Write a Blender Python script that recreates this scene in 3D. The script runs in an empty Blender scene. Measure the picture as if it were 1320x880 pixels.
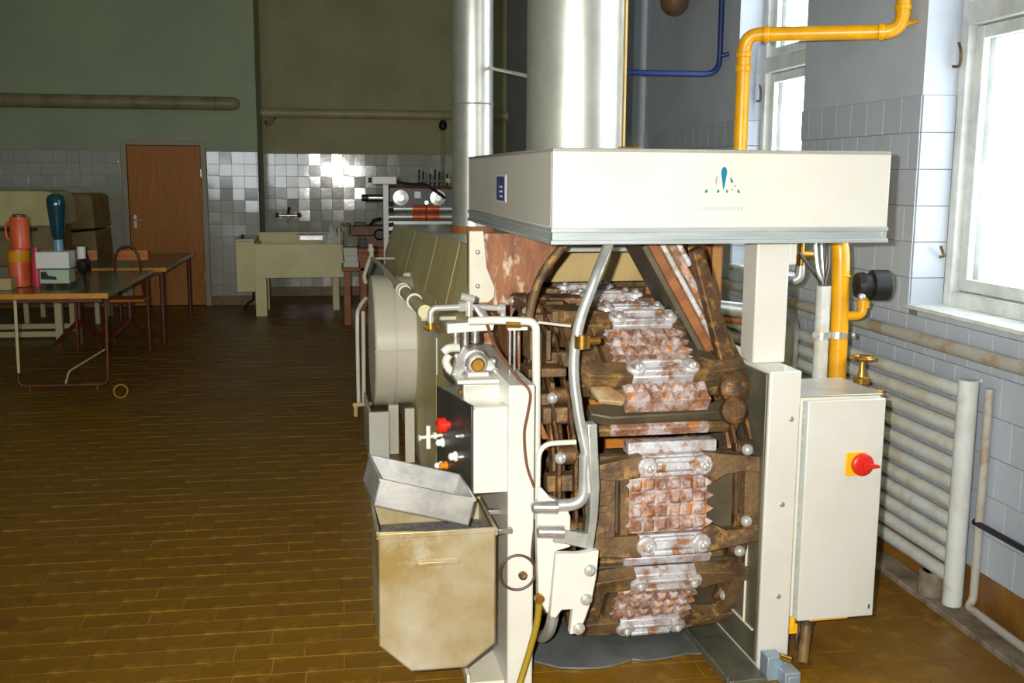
import bpy, bmesh, math, random
from mathutils import Vector, Matrix
random.seed(7)
S = bpy.context.scene
COL = S.collection
R = math.radians

# ---------------------------------------------------------------- camera
F_PX = 1350.0
PITCH = math.atan(214 / F_PX)
YAW = math.atan(221 / F_PX * math.cos(PITCH))
ROLL = 0.006
cam_d = bpy.data.cameras.new('camera')
cam = bpy.data.objects.new('camera', cam_d)
COL.objects.link(cam)
cam_d.sensor_fit = 'HORIZONTAL'
cam_d.sensor_width = 36.0
cam_d.lens = 36.0 * F_PX / 1320.0
cam_d.clip_start = 0.02
_f = Vector((math.sin(YAW) * math.cos(PITCH), math.cos(YAW) * math.cos(PITCH), -math.sin(PITCH)))
_r = Vector((math.cos(YAW), -math.sin(YAW), 0))
_u = _r.cross(_f)
_r2 = _r * math.cos(ROLL) + _u * math.sin(ROLL)
_u2 = _u * math.cos(ROLL) - _r * math.sin(ROLL)
EYE = Vector((0, 0, 1.65))
cam.matrix_world = Matrix(((_r2.x, _u2.x, -_f.x, EYE.x), (_r2.y, _u2.y, -_f.y, EYE.y), (_r2.z, _u2.z, -_f.z, EYE.z), (0, 0, 0, 1)))
S.camera = cam

# ---------------------------------------------------------------- light
w = bpy.data.worlds.new('daylight')
S.world = w
w.use_nodes = True
w.node_tree.nodes['Background'].inputs[0].default_value = (0.88, 0.95, 1.0, 1)
w.node_tree.nodes['Background'].inputs[1].default_value = 5.2

def lamp(name, kind, loc, energy, color=(1, 1, 1), **kw):
    d = bpy.data.lights.new(name, kind)
    d.energy = energy
    d.color = color
    for k, v in kw.items():
        setattr(d, k, v)
    o = bpy.data.objects.new(name, d)
    COL.objects.link(o)
    o.location = loc
    return o

# the camera's own flash, a little left of and above the lens
flash = lamp('camera_flash_offscreen', 'SPOT', EYE + _r2 * -0.10 + _u2 * 0.04, 570.0, (1.0, 0.97, 0.90), shadow_soft_size=0.018, spot_size=R(90), spot_blend=1.0)
flash.rotation_euler = cam.matrix_world.to_euler()

def portal(name, loc, rot, sx, sy):
    """guides sampling of the sky through a window opening; gives off no light of its own"""
    o = lamp(name, 'AREA', loc, 1.0, shape='RECTANGLE', size=sx, size_y=sy)
    o.rotation_euler = rot
    o.data.cycles.is_portal = True
    return o

portal('window_right_offscreen', (2.66, 3.2, 2.2), (0, R(90), 0), 2.2, 1.7)
portal('window_daylight', (2.66, 5.68, 2.2), (0, R(90), 0), 2.2, 1.0)
# the window behind the camera whose panes glint in the back wall tiles
portal('window_behind_offscreen', (-2.6, -3.25, 1.8), (R(90), 0, 0), 3.0, 1.8)

V = S.view_settings
S.display_settings.display_device = 'sRGB'
V.view_transform = 'Standard'
V.look = 'None'
V.exposure = 0.42
V.gamma = 1.0
V.use_curve_mapping = False

# ---------------------------------------------------------------- materials
def lin(c):
    return tuple(((x / 255) / 12.92 if x / 255 <= 0.04045 else ((x / 255 + 0.055) / 1.055) ** 2.4) for x in c)

MATS = {}
def mat(name, col, rough=0.5, metal=0.0, col2=None, scale=6.0, lo=0.42, hi=0.62, bump=0.0, bscale=60.0,
        col3=None, scale3=20.0, rnd=0.0, stretch=None, coat=0.0, emit=None, aniso=None):
    m = bpy.data.materials.new(name)
    m.use_nodes = True
    nt = m.node_tree
    N = nt.nodes
    L = nt.links
    b = N['Principled BSDF']
    c = lin(col)
    b.inputs['Base Color'].default_value = (*c, 1)
    b.inputs['Roughness'].default_value = rough
    b.inputs['Metallic'].default_value = metal
    if coat:
        b.inputs['Coat Weight'].default_value = coat
        b.inputs['Coat Roughness'].default_value = 0.08
    tc = N.new('ShaderNodeTexCoord')
    vec = tc.outputs['Object']
    if stretch:
        mp = N.new('ShaderNodeMapping')
        mp.inputs['Scale'].default_value = stretch
        L.new(vec, mp.inputs['Vector'])
        vec = mp.outputs['Vector']
    last = None
    def noise(sc, det=5.0):
        n = N.new('ShaderNodeTexNoise')
        n.inputs['Scale'].default_value = sc
        n.inputs['Detail'].default_value = det
        n.inputs['Roughness'].default_value = 0.62
        L.new(vec, n.inputs['Vector'])
        return n
    def mixin(prev, prevcol, colb, sc, lo_, hi_):
        n = noise(sc)
        mr = N.new('ShaderNodeMapRange')
        mr.inputs['From Min'].default_value = lo_
        mr.inputs['From Max'].default_value = hi_
        L.new(n.outputs['Fac'], mr.inputs['Value'])
        mx = N.new('ShaderNodeMix')
        mx.data_type = 'RGBA'
        L.new(mr.outputs['Result'], mx.inputs['Factor'])
        if prev is None:
            mx.inputs['A'].default_value = (*prevcol, 1)
        else:
            L.new(prev, mx.inputs['A'])
        mx.inputs['B'].default_value = (*lin(colb), 1)
        return mx.outputs['Result']
    if col2:
        last = mixin(None, c, col2, scale, lo, hi)
    if col3:
        last = mixin(last, c, col3, scale3, 0.54, 0.64)
    if rnd:
        oi = N.new('ShaderNodeObjectInfo')
        mr = N.new('ShaderNodeMapRange')
        mr.inputs['To Min'].default_value = 1 - rnd
        mr.inputs['To Max'].default_value = 1 + rnd * 0.6
        L.new(oi.outputs['Random'], mr.inputs['Value'])
        hs = N.new('ShaderNodeHueSaturation')
        L.new(mr.outputs['Result'], hs.inputs['Value'])
        if last is None:
            hs.inputs['Color'].default_value = (*c, 1)
        else:
            L.new(last, hs.inputs['Color'])
        last = hs.outputs['Color']
    if last is not None:
        L.new(last, b.inputs['Base Color'])
    if bump:
        n = noise(bscale, 4.0)
        bp = N.new('ShaderNodeBump')
        bp.inputs['Strength'].default_value = bump
        bp.inputs['Distance'].default_value = 0.01
        L.new(n.outputs['Fac'], bp.inputs['Height'])
        L.new(bp.outputs['Normal'], b.inputs['Normal'])
    if emit:
        b.inputs['Emission Color'].default_value = (*lin(emit[0]), 1)
        b.inputs['Emission Strength'].default_value = emit[1]
    MATS[name] = m
    return m

mat('paint_green', (172, 184, 150), 0.6, col2=(162, 176, 146), scale=1.2, bump=0.06, bscale=90)
mat('paint_khaki', (178, 172, 126), 0.6, col2=(166, 160, 116), scale=1.5, bump=0.06, bscale=90)
mat('paint_grey', (186, 194, 206), 0.6, col2=(176, 184, 196), scale=2.0, bump=0.05, bscale=90)
mat('grout', (146, 142, 126), 0.8, bump=0.1)
mat('grout_pale', (112, 112, 108), 0.8, bump=0.1)
mat('grout_floor', (112, 80, 24), 0.8, col2=(170, 132, 50), scale=2.0, bump=0.1)
mat('ceiling_paint', (205, 203, 195), 0.8, bump=0.05)
mat('tile_white', (186, 188, 174), 0.10, rnd=0.06, bump=0.04, bscale=9)
MATS['tile_white'].node_tree.nodes['Principled BSDF'].inputs['Specular IOR Level'].default_value = 1.0
mat('tile_grey', (176, 184, 196), 0.3, rnd=0.05, bump=0.03, bscale=12)
mat('tile_floor', (130, 92, 8), 0.44, col2=(112, 75, 6), scale=2.2, rnd=0.08, col3=(144, 106, 14), scale3=9.0, bump=0.12, bscale=70)
mat('skirting', (138, 96, 36), 0.4, col2=(112, 74, 28), scale=5, bump=0.05)
mat('concrete', (150, 138, 120), 0.8, col2=(105, 90, 72), scale=7, bump=0.3, bscale=50)
mat('window_white', (222, 226, 222), 0.45, col2=(196, 202, 198), scale=6, bump=0.05)
mat('door_wood', (190, 118, 12), 0.5, col2=(176, 104, 12), scale=3.0, stretch=(14, 14, 1.2), bump=0.05)
mat('door_frame', (172, 166, 140), 0.5)
mat('cream', (216, 211, 192), 0.38, col2=(208, 202, 180), scale=3, bump=0.02)
mat('white_enamel', (206, 204, 194), 0.33, col2=(201, 198, 186), scale=3, bump=0.015)
mat('olive_panel', (218, 206, 146), 0.42, metal=0.0, col2=(204, 192, 132), scale=2.2, col3=(206, 174, 104), scale3=1.6, stretch=(1, 1, 0.35), bump=0.03)
mat('grey_trim', (180, 188, 188), 0.35, metal=0.25, col2=(164, 172, 172), scale=4, stretch=(1, 1, 14))
mat('galvanised', (208, 208, 198), 0.36, metal=0.75, col2=(196, 196, 186), scale=9, bump=0.02)
mat('aluminium', (214, 214, 210), 0.36, metal=0.75, col2=(186, 186, 182), scale=10, bump=0.05)
mat('bin_steel', (194, 186, 160), 0.36, metal=0.45, col2=(160, 136, 82), scale=3.0, lo=0.38, hi=0.68, col3=(192, 186, 164), scale3=4, bump=0.04)
mat('chrome', (226, 224, 216), 0.22, metal=0.65)
mat('bright_steel', (206, 204, 200), 0.3, metal=0.8, col2=(168, 164, 160), scale=14, bump=0.1)
mat('rail_grey', (204, 206, 200), 0.36, metal=0.6, col2=(176, 178, 172), scale=9)
mat('rust_cast', (116, 90, 58), 0.6, metal=0.2, col2=(80, 60, 40), scale=9, col3=(150, 114, 64), scale3=16, bump=0.5, bscale=55)
mat('rust_grid', (134, 92, 68), 0.66, metal=0.1, col2=(192, 178, 174), scale=20, lo=0.42, hi=0.6, col3=(190, 124, 62), scale3=24, bump=0.6, bscale=70)
mat('scaled_steel', (206, 206, 210), 0.5, metal=0.35, col2=(170, 160, 156), scale=14, col3=(160, 112, 76), scale3=22, bump=0.35, bscale=60)
mat('plate_face', (96, 86, 66), 0.55, metal=0.4, col2=(82, 72, 54), scale=8, bump=0.08)
mat('chain_dark', (104, 76, 48), 0.5, metal=0.4, col2=(72, 54, 36), scale=14, col3=(150, 106, 52), scale3=24, bump=0.4, bscale=80)
mat('rust_sheet', (150, 96, 58), 0.55, metal=0.15, col2=(104, 64, 44), scale=13, col3=(204, 182, 156), scale3=21, stretch=(1, 1, 0.4), bump=0.25, bscale=50)
mat('rust_orange', (198, 124, 34), 0.6, col2=(178, 92, 30), scale=5, bump=0.15)
mat('rust_brown', (150, 94, 46), 0.6, col2=(120, 70, 34), scale=5, stretch=(3, 3, 0.6), bump=0.12)
mat('inner_cream', (202, 176, 118), 0.5, col2=(186, 158, 100), scale=5)
mat('inner_panel', (124, 122, 104), 0.4, metal=0.5, col2=(100, 100, 84), scale=7, stretch=(1, 1, 0.4), bump=0.06)
mat('brass', (196, 150, 66), 0.3, metal=0.85, col2=(160, 116, 48), scale=18)
mat('latch_tan', (176, 156, 118), 0.6, col2=(150, 112, 70), scale=14)
mat('brass_dull', (158, 112, 52), 0.6, col2=(130, 84, 40), scale=6)
mat('gas_yellow', (222, 160, 6), 0.33, col2=(206, 144, 6), scale=8)
MATS['gas_yellow_dull'] = MATS['gas_yellow']
mat('blue_paint', (20, 44, 104), 0.4)
mat('black_plastic', (22, 24, 24), 0.45, bump=0.03)
mat('panel_black', (58, 57, 52), 0.4, col2=(48, 47, 43), scale=6)
mat('red_plastic', (206, 40, 26), 0.35)
mat('yellow_plastic', (240, 178, 16), 0.4)
mat('orange_lamp', (236, 130, 20), 0.3)
mat('white_plastic', (232, 232, 226), 0.4)
mat('cable_brown', (110, 66, 44), 0.5)
mat('cable_dark', (70, 54, 38), 0.5)
mat('hose_olive', (150, 126, 28), 0.4)
mat('cable_tan', (140, 108, 60), 0.5, col2=(96, 72, 42), scale=9)
mat('block_blue', (160, 178, 192), 0.4, metal=0.5)
mat('radiator', (204, 208, 204), 0.42, col2=(190, 192, 186), scale=6, col3=(190, 184, 168), scale3=7, bump=0.08)
mat('old_pipe', (158, 146, 108), 0.45, col2=(136, 122, 86), scale=5)
mat('old_pipe_cream', (196, 186, 138), 0.42, col2=(176, 164, 116), scale=5)
mat('rusty_conduit', (172, 168, 158), 0.5, col2=(156, 138, 114), scale=6, lo=0.5, hi=0.6, bump=0.1)
mat('table_top', (120, 116, 74), 0.22, col2=(106, 102, 64), scale=5)
mat('table_edge', (220, 150, 40), 0.4, col2=(200, 130, 30), scale=8)
mat('brown_tube', (110, 52, 30), 0.4, col2=(86, 40, 24), scale=12)
mat('cream_leg', (206, 196, 150), 0.45)
mat('chair_wood', (214, 128, 36), 0.4, col2=(190, 104, 26), scale=7, stretch=(1, 6, 6))
mat('cream_cover', (206, 196, 140), 0.5, col2=(190, 178, 124), scale=4)
mat('olive_cover', (134, 116, 66), 0.5, col2=(116, 98, 54), scale=4)
mat('orange_plastic', (240, 110, 62), 0.35, col2=(224, 94, 52), scale=5)
mat('pink_plastic', (214, 70, 84), 0.4)
mat('amber_label', (226, 160, 16), 0.5)
mat('bottle_teal', (14, 66, 78), 0.15, coat=0.4)
mat('bottle_neck', (120, 160, 186), 0.25)
mat('carton', (190, 168, 120), 0.7, bump=0.05)
mat('pale_green', (176, 200, 172), 0.4)
mat('sink_cream', (236, 224, 166), 0.4, col2=(226, 212, 150), scale=3)
mat('bench_wood', (172, 104, 38), 0.5, col2=(140, 78, 26), scale=4, stretch=(1, 6, 6), bump=0.08)
mat('machine_brown', (128, 84, 54), 0.5, col2=(104, 66, 42), scale=7)
mat('paper_white', (226, 226, 216), 0.6, bump=0.1)
mat('copper_orange', (226, 112, 64), 0.35, metal=0.3, col2=(200, 90, 50), scale=9)
mat('roller_steel', (224, 226, 222), 0.25, metal=0.6)
mat('lamp_brown', (104, 82, 60), 0.4)
mat('logo_teal', (10, 112, 140), 0.4)
mat('logo_teal_dark', (50, 120, 128), 0.4)
mat('logo_lilac', (158, 152, 176), 0.4)
mat('logo_grey', (158, 166, 160), 0.5)
mat('label_blue', (48, 58, 128), 0.4)
mat('label_white', (226, 228, 222), 0.4)
mat('crumbs', (120, 120, 116), 0.7, col2=(86, 86, 84), scale=30, bump=0.8, bscale=80)
mat('drip_sheet', (132, 138, 138), 0.3, metal=0.4, col2=(112, 116, 112), scale=5, bump=0.08)
mat('ring_tan', (170, 130, 50), 0.4)

def glass_mat():
    m = bpy.data.materials.new('window_glass')
    m.use_nodes = True
    nt = m.node_tree
    N = nt.nodes
    for n in list(N):
        N.remove(n)
    out = N.new('ShaderNodeOutputMaterial')
    tr = N.new('ShaderNodeBsdfTransparent')
    gl = N.new('ShaderNodeBsdfGlossy')
    gl.inputs['Roughness'].default_value = 0.03
    fr = N.new('ShaderNodeFresnel')
    mx = N.new('ShaderNodeMixShader')
    ge = N.new('ShaderNodeNewGeometry')
    sub = N.new('ShaderNodeMath')
    sub.operation = 'SUBTRACT'
    sub.use_clamp = True
    nt.links.new(fr.outputs[0], sub.inputs[0])
    nt.links.new(ge.outputs['Backfacing'], sub.inputs[1])
    nt.links.new(sub.outputs[0], mx.inputs[0])
    nt.links.new(tr.outputs[0], mx.inputs[1])
    nt.links.new(gl.outputs[0], mx.inputs[2])
    nt.links.new(mx.outputs[0], out.inputs['Surface'])
    MATS['glass'] = m
glass_mat()

# ---------------------------------------------------------------- mesh helpers
def frame_of(d):
    d = d.normalized()
    a = Vector((0, 0, 1)) if abs(d.z) < 0.9 else Vector((1, 0, 0))
    x = a.cross(d).normalized()
    return x, d.cross(x).normalized()

def fillet(pts, rad=0.05, seg=5):
    pts = [Vector(p) for p in pts]
    out = [pts[0]]
    for i in range(1, len(pts) - 1):
        a, b, c = pts[i - 1], pts[i], pts[i + 1]
        d1, d2 = (a - b), (c - b)
        r = min(rad, d1.length * 0.48, d2.length * 0.48)
        p1 = b + d1.normalized() * r
        p2 = b + d2.normalized() * r
        for k in range(seg + 1):
            t = k / seg
            out.append(p1 * (1 - t) ** 2 + b * 2 * t * (1 - t) + p2 * t * t)
    out.append(pts[-1])
    return out

def smooth_path(pts, n=6):
    pts = [Vector(p) for p in pts]
    P = [pts[0]] + pts + [pts[-1]]
    out = []
    for i in range(1, len(P) - 2):
        p0, p1, p2, p3 = P[i - 1], P[i], P[i + 1], P[i + 2]
        for k in range(n):
            t = k / n
            out.append(0.5 * ((2 * p1) + (p2 - p0) * t + (2 * p0 - 5 * p1 + 4 * p2 - p3) * t * t + (3 * p1 - p0 - 3 * p2 + p3) * t ** 3))
    out.append(pts[-1])
    return out

class B:
    def __init__(self):
        self.v = []
        self.f = []
        self.mi = []
    def add(self, vs, fs, mi=0):
        o = len(self.v)
        self.v += [tuple(x) for x in vs]
        self.f += [tuple(i + o for i in q) for q in fs]
        self.mi += [mi] * len(fs)
        return self
    def box(self, x0, y0, z0, x1, y1, z1, mi=0):
        x0, x1 = min(x0, x1), max(x0, x1)
        y0, y1 = min(y0, y1), max(y0, y1)
        z0, z1 = min(z0, z1), max(z0, z1)
        return self.add([(x0, y0, z0), (x1, y0, z0), (x1, y1, z0), (x0, y1, z0), (x0, y0, z1), (x1, y0, z1), (x1, y1, z1), (x0, y1, z1)],
                        [(0, 3, 2, 1), (4, 5, 6, 7), (0, 1, 5, 4), (1, 2, 6, 5), (2, 3, 7, 6), (3, 0, 4, 7)], mi)
    def hexa(self, v8, mi=0):
        return self.add(v8, [(0, 3, 2, 1), (4, 5, 6, 7), (0, 1, 5, 4), (1, 2, 6, 5), (2, 3, 7, 6), (3, 0, 4, 7)], mi)
    def prism(self, poly, off, mi=0):
        n = len(poly)
        off = Vector(off)
        a = [Vector(p) for p in poly]
        nrm = Vector((0, 0, 0))
        for i in range(n):
            nrm += a[i].cross(a[(i + 1) % n])
        if nrm.dot(off) > 0:
            a = a[::-1]
        b = [p + off for p in a]
        fs = [tuple(range(n)), tuple(range(2 * n - 1, n - 1, -1))]
        for i in range(n):
            j = (i + 1) % n
            fs.append((j, i, i + n, j + n))
        return self.add(a + b, fs, mi)
    def ring(self, path, radii, n=12, cap=True, mi=0):
        path = [Vector(p) for p in path]
        m = len(path)
        if not hasattr(radii, '__len__'):
            radii = [radii] * m
        vs = []
        x = None
        for i in range(m):
            d = (path[min(i + 1, m - 1)] - path[max(i - 1, 0)])
            if d.length < 1e-9:
                d = Vector((0, 0, 1))
            d.normalize()
            if x is None:
                x, y = frame_of(d)
            else:
                x = (x - d * x.dot(d)).normalized()
                y = d.cross(x).normalized()
            for k in range(n):
                a = 2 * math.pi * k / n
                vs.append(path[i] + (x * math.cos(a) + y * math.sin(a)) * radii[i])
        fs = []
        for i in range(m - 1):
            for k in range(n):
                k2 = (k + 1) % n
                fs.append((i * n + k, i * n + k2, (i + 1) * n + k2, (i + 1) * n + k))
        if cap:
            fs.append(tuple(range(n - 1, -1, -1)))
            fs.append(tuple((m - 1) * n + k for k in range(n)))
        return self.add(vs, fs, mi)
    def tube(self, pts, r, n=10, mi=0):
        return self.ring(pts, r, n, True, mi)
    def cyl(self, p0, p1, r, n=16, r2=None, mi=0):
        p0, p1 = Vector(p0), Vector(p1)
        x, y = frame_of(p1 - p0)
        r2 = r if r2 is None else r2
        vs = [p0 + (x * math.cos(2 * math.pi * k / n) + y * math.sin(2 * math.pi * k / n)) * r for k in range(n)]
        vs += [p1 + (x * math.cos(2 * math.pi * k / n) + y * math.sin(2 * math.pi * k / n)) * r2 for k in range(n)]
        fs = [(k, (k + 1) % n, n + (k + 1) % n, n + k) for k in range(n)]
        fs += [tuple(range(n - 1, -1, -1)), tuple(range(n, 2 * n))]
        return self.add(vs, fs, mi)
    def lathe(self, p, d, prof, n=20, mi=0):
        p, d = Vector(p), Vector(d).normalized()
        x, y = frame_of(d)
        vs = []
        for t, r in prof:
            for k in range(n):
                a = 2 * math.pi * k / n
                vs.append(p + d * t + (x * math.cos(a) + y * math.sin(a)) * max(r, 1e-4))
        m = len(prof)
        fs = [(i * n + k, i * n + (k + 1) % n, (i + 1) * n + (k + 1) % n, (i + 1) * n + k) for i in range(m - 1) for k in range(n)]
        fs += [tuple(range(n - 1, -1, -1)), tuple((m - 1) * n + k for k in range(n))]
        return self.add(vs, fs, mi)
    def torus(self, c, axis, R_, r, n=28, k=8, a0=0, a1=360, mi=0):
        c = Vector(c)
        x, y = frame_of(Vector(axis))
        full = (a1 - a0) >= 360
        m = n if full else n + 1
        ax = Vector(axis).normalized()
        vs = []
        for i in range(m):
            a = R(a0 + (a1 - a0) * i / n)
            d = x * math.cos(a) + y * math.sin(a)
            for j in range(k):
                b = 2 * math.pi * j / k
                vs.append(c + d * (R_ + r * math.cos(b)) + ax * (r * math.sin(b)))
        fs = []
        for i in range(n):
            i2 = (i + 1) % m
            for j in range(k):
                fs.append((i * k + j, i2 * k + j, i2 * k + (j + 1) % k, i * k + (j + 1) % k))
        return self.add(vs, fs, mi)
    def dome(self, c, d, r, h, n=12, mi=0):
        prof = [(h * math.sin(R(a)), r * math.cos(R(a))) for a in (0, 25, 50, 72, 88)]
        return self.lathe(c, d, prof, n, mi)
    def mesh(self, name, mats, bevel_free=True):
        me = bpy.data.meshes.new(name)
        me.from_pydata(self.v, [], self.f)
        for q in mats:
            me.materials.append(MATS[q])
        if len(mats) > 1:
            me.polygons.foreach_set('material_index', self.mi)
        bm = bmesh.new()
        bm.from_mesh(me)
        bmesh.ops.recalc_face_normals(bm, faces=bm.faces)
        bm.to_mesh(me)
        bm.free()
        me.polygons.foreach_set('use_smooth', [True] * len(me.polygons))
        me.set_sharp_from_angle(angle=R(38))
        me.update()
        return me
    def build(self, name, m, parent=None, bevel=0.0, seg=2, label=None):
        mats = m if isinstance(m, (list, tuple)) else [m]
        me = self.mesh(name, mats)
        o = bpy.data.objects.new(name, me)
        COL.objects.link(o)
        if bevel:
            md = o.modifiers.new('bevel', 'BEVEL')
            md.width = bevel
            md.segments = seg
            md.limit_method = 'ANGLE'
            md.angle_limit = R(40)
            md.harden_normals = False
        if parent is not None:
            o.parent = parent
            if parent.name in ORIGIN:
                o.location = -ORIGIN[parent.name]
        if label:
            o['label'] = label
        return o

ORIGIN = {}
def thing(name, label, cat, base, rotz=0.0, group=None):
    """An Empty at the thing's base; parts are built in the thing's own frame coordinates."""
    o = bpy.data.objects.new(name, None)
    COL.objects.link(o)
    o.empty_display_size = 0.1
    b = Vector(base)
    o.location = Matrix.Rotation(rotz, 4, 'Z') @ b
    o.rotation_euler = (0, 0, rotz)
    ORIGIN[o.name] = b
    o['label'] = label
    o['category'] = cat
    if group:
        o['group'] = group
    return o

def single(b, name, m, label, cat, base, bevel=0.0, rotz=0.0, group=None):
    """A thing that is one mesh, origin at its base."""
    o = b.build(name, m, None, bevel)
    bs = Vector(base)
    o.data.transform(Matrix.Translation(-bs))
    o.location = Matrix.Rotation(rotz, 4, 'Z') @ bs
    o.rotation_euler = (0, 0, rotz)
    o['label'] = label
    o['category'] = cat
    if group:
        o['group'] = group
    return o

def struct(b, name, m, bevel=0.0, label=None, cat=None):
    o = b.build(name, m, None, bevel)
    o['kind'] = 'structure'
    if label:
        o['label'] = label
    if cat:
        o['category'] = cat
    return o

def to_px(p):
    d = Vector(p) - EYE
    z = d.dot(_f)
    if z < 0.1:
        return None
    return 660 + F_PX * d.dot(_r2) / z, 440 - F_PX * d.dot(_u2) / z, z

def in_view(p, mrg=30):
    q = to_px(p)
    return q is not None and -mrg < q[0] < 1320 + mrg and -mrg < q[1] < 880 + mrg

_tile_cache = {}
def tile_mesh(name, w_, h_, t, m, ch=0.0014):
    """A tile lying in local XY with a chamfered rim, face towards +Z."""
    key = (name, round(w_, 4), round(h_, 4), round(t, 4), m)
    if key in _tile_cache:
        return _tile_cache[key]
    a, b_ = w_ / 2, h_ / 2
    vs = [(-a, -b_, 0), (a, -b_, 0), (a, b_, 0), (-a, b_, 0)]
    vs += [(-a, -b_, t - ch), (a, -b_, t - ch), (a, b_, t - ch), (-a, b_, t - ch)]
    a2, b2 = a - ch, b_ - ch
    vs += [(-a2, -b2, t), (a2, -b2, t), (a2, b2, t), (-a2, b2, t)]
    fs = [(0, 3, 2, 1), (8, 9, 10, 11)]
    for i in range(4):
        j = (i + 1) % 4
        fs += [(i, j, j + 4, i + 4), (i + 4, j + 4, j + 8, i + 8)]
    me = bpy.data.meshes.new(name)
    me.from_pydata(vs, [], fs)
    me.materials.append(MATS[m])
    me.update()
    _tile_cache[key] = me
    return me

def place_tiles(parent, name, m, tiles, limit, tilt=0.004):
    """tiles: (centre, udir, vdir, ndir, w, h, t, priority) - the first `limit` as objects, the rest as one part."""
    tiles.sort(key=lambda q: q[7])
    rest = B()
    for i, (c, ud, vd, nd, w_, h_, t, pr) in enumerate(tiles):
        if i < limit and pr < 1e5:
            me = tile_mesh(name, w_, h_, t, m)
            o = bpy.data.objects.new(name, me)
            COL.objects.link(o)
            o.parent = parent
            M = Matrix((ud, vd, nd)).transposed().to_4x4()
            M = Matrix.Translation(c) @ M @ Matrix.Rotation(random.gauss(0, tilt), 4, 'X') @ Matrix.Rotation(random.gauss(0, tilt), 4, 'Y')
            o.matrix_local = M
        else:
            a, b_, n = ud * (w_ / 2), vd * (h_ / 2), nd * t
            rest.add([c - a - b_, c + a - b_, c + a + b_, c - a + b_, c - a - b_ + n, c + a - b_ + n, c + a + b_ + n, c - a + b_ + n],
                     [(4, 5, 6, 7), (0, 1, 5, 4), (1, 2, 6, 5), (2, 3, 7, 6), (3, 0, 4, 7)])
    if rest.v:
        me = bpy.data.meshes.new(name + '_field')
        me.from_pydata(rest.v, [], rest.f)
        me.materials.append(MATS[m])
        o = bpy.data.objects.new(name + '_field', me)
        COL.objects.link(o)
        o.parent = parent
        o['kind'] = 'stuff'

def clip_rect(u0, u1, v0, v1, holes):
    """Shrink a tile rectangle so that it clears the openings; None when nothing is left."""
    for a0, a1, b0, b1 in holes:
        if u1 <= a0 or u0 >= a1 or v1 <= b0 or v0 >= b1:
            continue
        cands = []
        if a0 - u0 > 0.02: cands.append((u0, a0, v0, v1))
        if u1 - a1 > 0.02: cands.append((a1, u1, v0, v1))
        if b0 - v0 > 0.02: cands.append((u0, u1, v0, b0))
        if v1 - b1 > 0.02: cands.append((u0, u1, b1, v1))
        if not cands:
            return None
        u0, u1, v0, v1 = max(cands, key=lambda q: (q[1] - q[0]) * (q[3] - q[2]))
    return u0, u1, v0, v1

# ================================================================ THE ROOM
XL, XR, YB, YR, YF, ZC = -4.35, 2.35, 13.62, 14.55, -3.2, 4.7
XJ, YJ = 2.25, 8.1          # the far stretch of the right wall stands a little proud
XE = -1.03                  # corner where the back wall steps back
DADO = 1.985

floor = struct(B().box(XL - 0.2, YF - 0.2, -0.2, 2.9, YR + 0.2, -0.0025), 'floor', 'grout_floor')
tiles = []
TW, TH = 0.24, 0.1165
UX, UY, UZ = Vector((1, 0, 0)), Vector((0, 1, 0)), Vector((0, 0, 1))
row = 0
y = 2.2
while y < YR - 0.01:
    x = XL + (0.12 if row % 2 else 0.0) + random.uniform(-0.01, 0.01)
    while x < XR - 0.02:
        x1 = min(x + TW, XR)
        c = Vector(((x + x1) / 2, y + TH / 2, -0.012))
        ok = in_view(c, 0) and not (c.x > 0.42 and c.y < 9.0) and not (c.x > 0.25 and c.y < 3.6)
        tiles.append((c + Vector((0, 0, random.uniform(-0.0012, 0.0012))), UX, UY, UZ, x1 - x - 0.004, TH - 0.004, 0.012, c.y if ok else 1e6 + c.y))
        x += TW
    y += TH
    row += 1
place_tiles(floor, 'floor_tile', 'tile_floor', tiles, 300, 0.003)

struct(B().box(XL - 0.2, YF - 0.2, ZC, 2.9, YR + 0.2, ZC + 0.15), 'ceiling', 'ceiling_paint')
struct(B().box(XL - 0.2, YF, 0, XL, YR, ZC), 'wall_left', 'paint_green')

DADB = 1.922
# back wall, the left stretch with the door
DX0, DX1, DZ = -2.60, -1.72, 1.99
b = B()
b.box(XL, YB, 0, DX0, YB + 0.2, DADB, 0).box(DX1, YB, 0, XE, YB + 0.2, DADB, 0)
b.box(XL, YB, DADB, DX0, YB + 0.2, ZC, 1).box(DX1, YB, DADB, XE, YB + 0.2, ZC, 1).box(DX0, YB, DZ, DX1, YB + 0.2, ZC, 1)
b.box(XE - 0.2, YB + 0.2, 0, XE, YR, ZC, 1)
b.box(XL, YB + 0.22, 0, XE - 0.2, YB + 0.3, ZC, 1)
wall_back = struct(b, 'wall_back', ['grout', 'paint_green'])
TS = 0.15
def field(u0, u1, v0, v1, holes, mk, gap=0.0015, stagger=False):
    out = []
    v = v1
    us = u0
    k = 0
    while v > v0 + 0.01:
        va = max(v - TS, v0)
        u = us - (TS / 2 if stagger and k % 2 else 0)
        k += 1
        while u < u1 - 0.01:
            ub = min(u + TS, u1)
            q = clip_rect(max(u, us) + gap, ub - gap, va + gap, v - gap, holes)
            if q and q[1] - q[0] > 0.015 and q[3] - q[2] > 0.015:
                out.append(mk(*q))
            u += TS
        v -= TS
    return out
def mk_back(Y):
    def f_(u0, u1, v0, v1):
        c = Vector(((u0 + u1) / 2, Y + 0.002, (v0 + v1) / 2))
        return (c, UX, UZ, Vector((0, -1, 0)), u1 - u0, v1 - v0, 0.008, 1.0 if in_view(c, 8) else 1e6)
    return f_
place_tiles(wall_back, 'wall_tile', 'tile_white', field(XE - 22 * TS - 0.02, XE, 0.12, 1.92, [(DX0 - 0.07, DX1 + 0.07, 0, 2.1)], mk_back(YB)), 300, 0.009)
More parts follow.
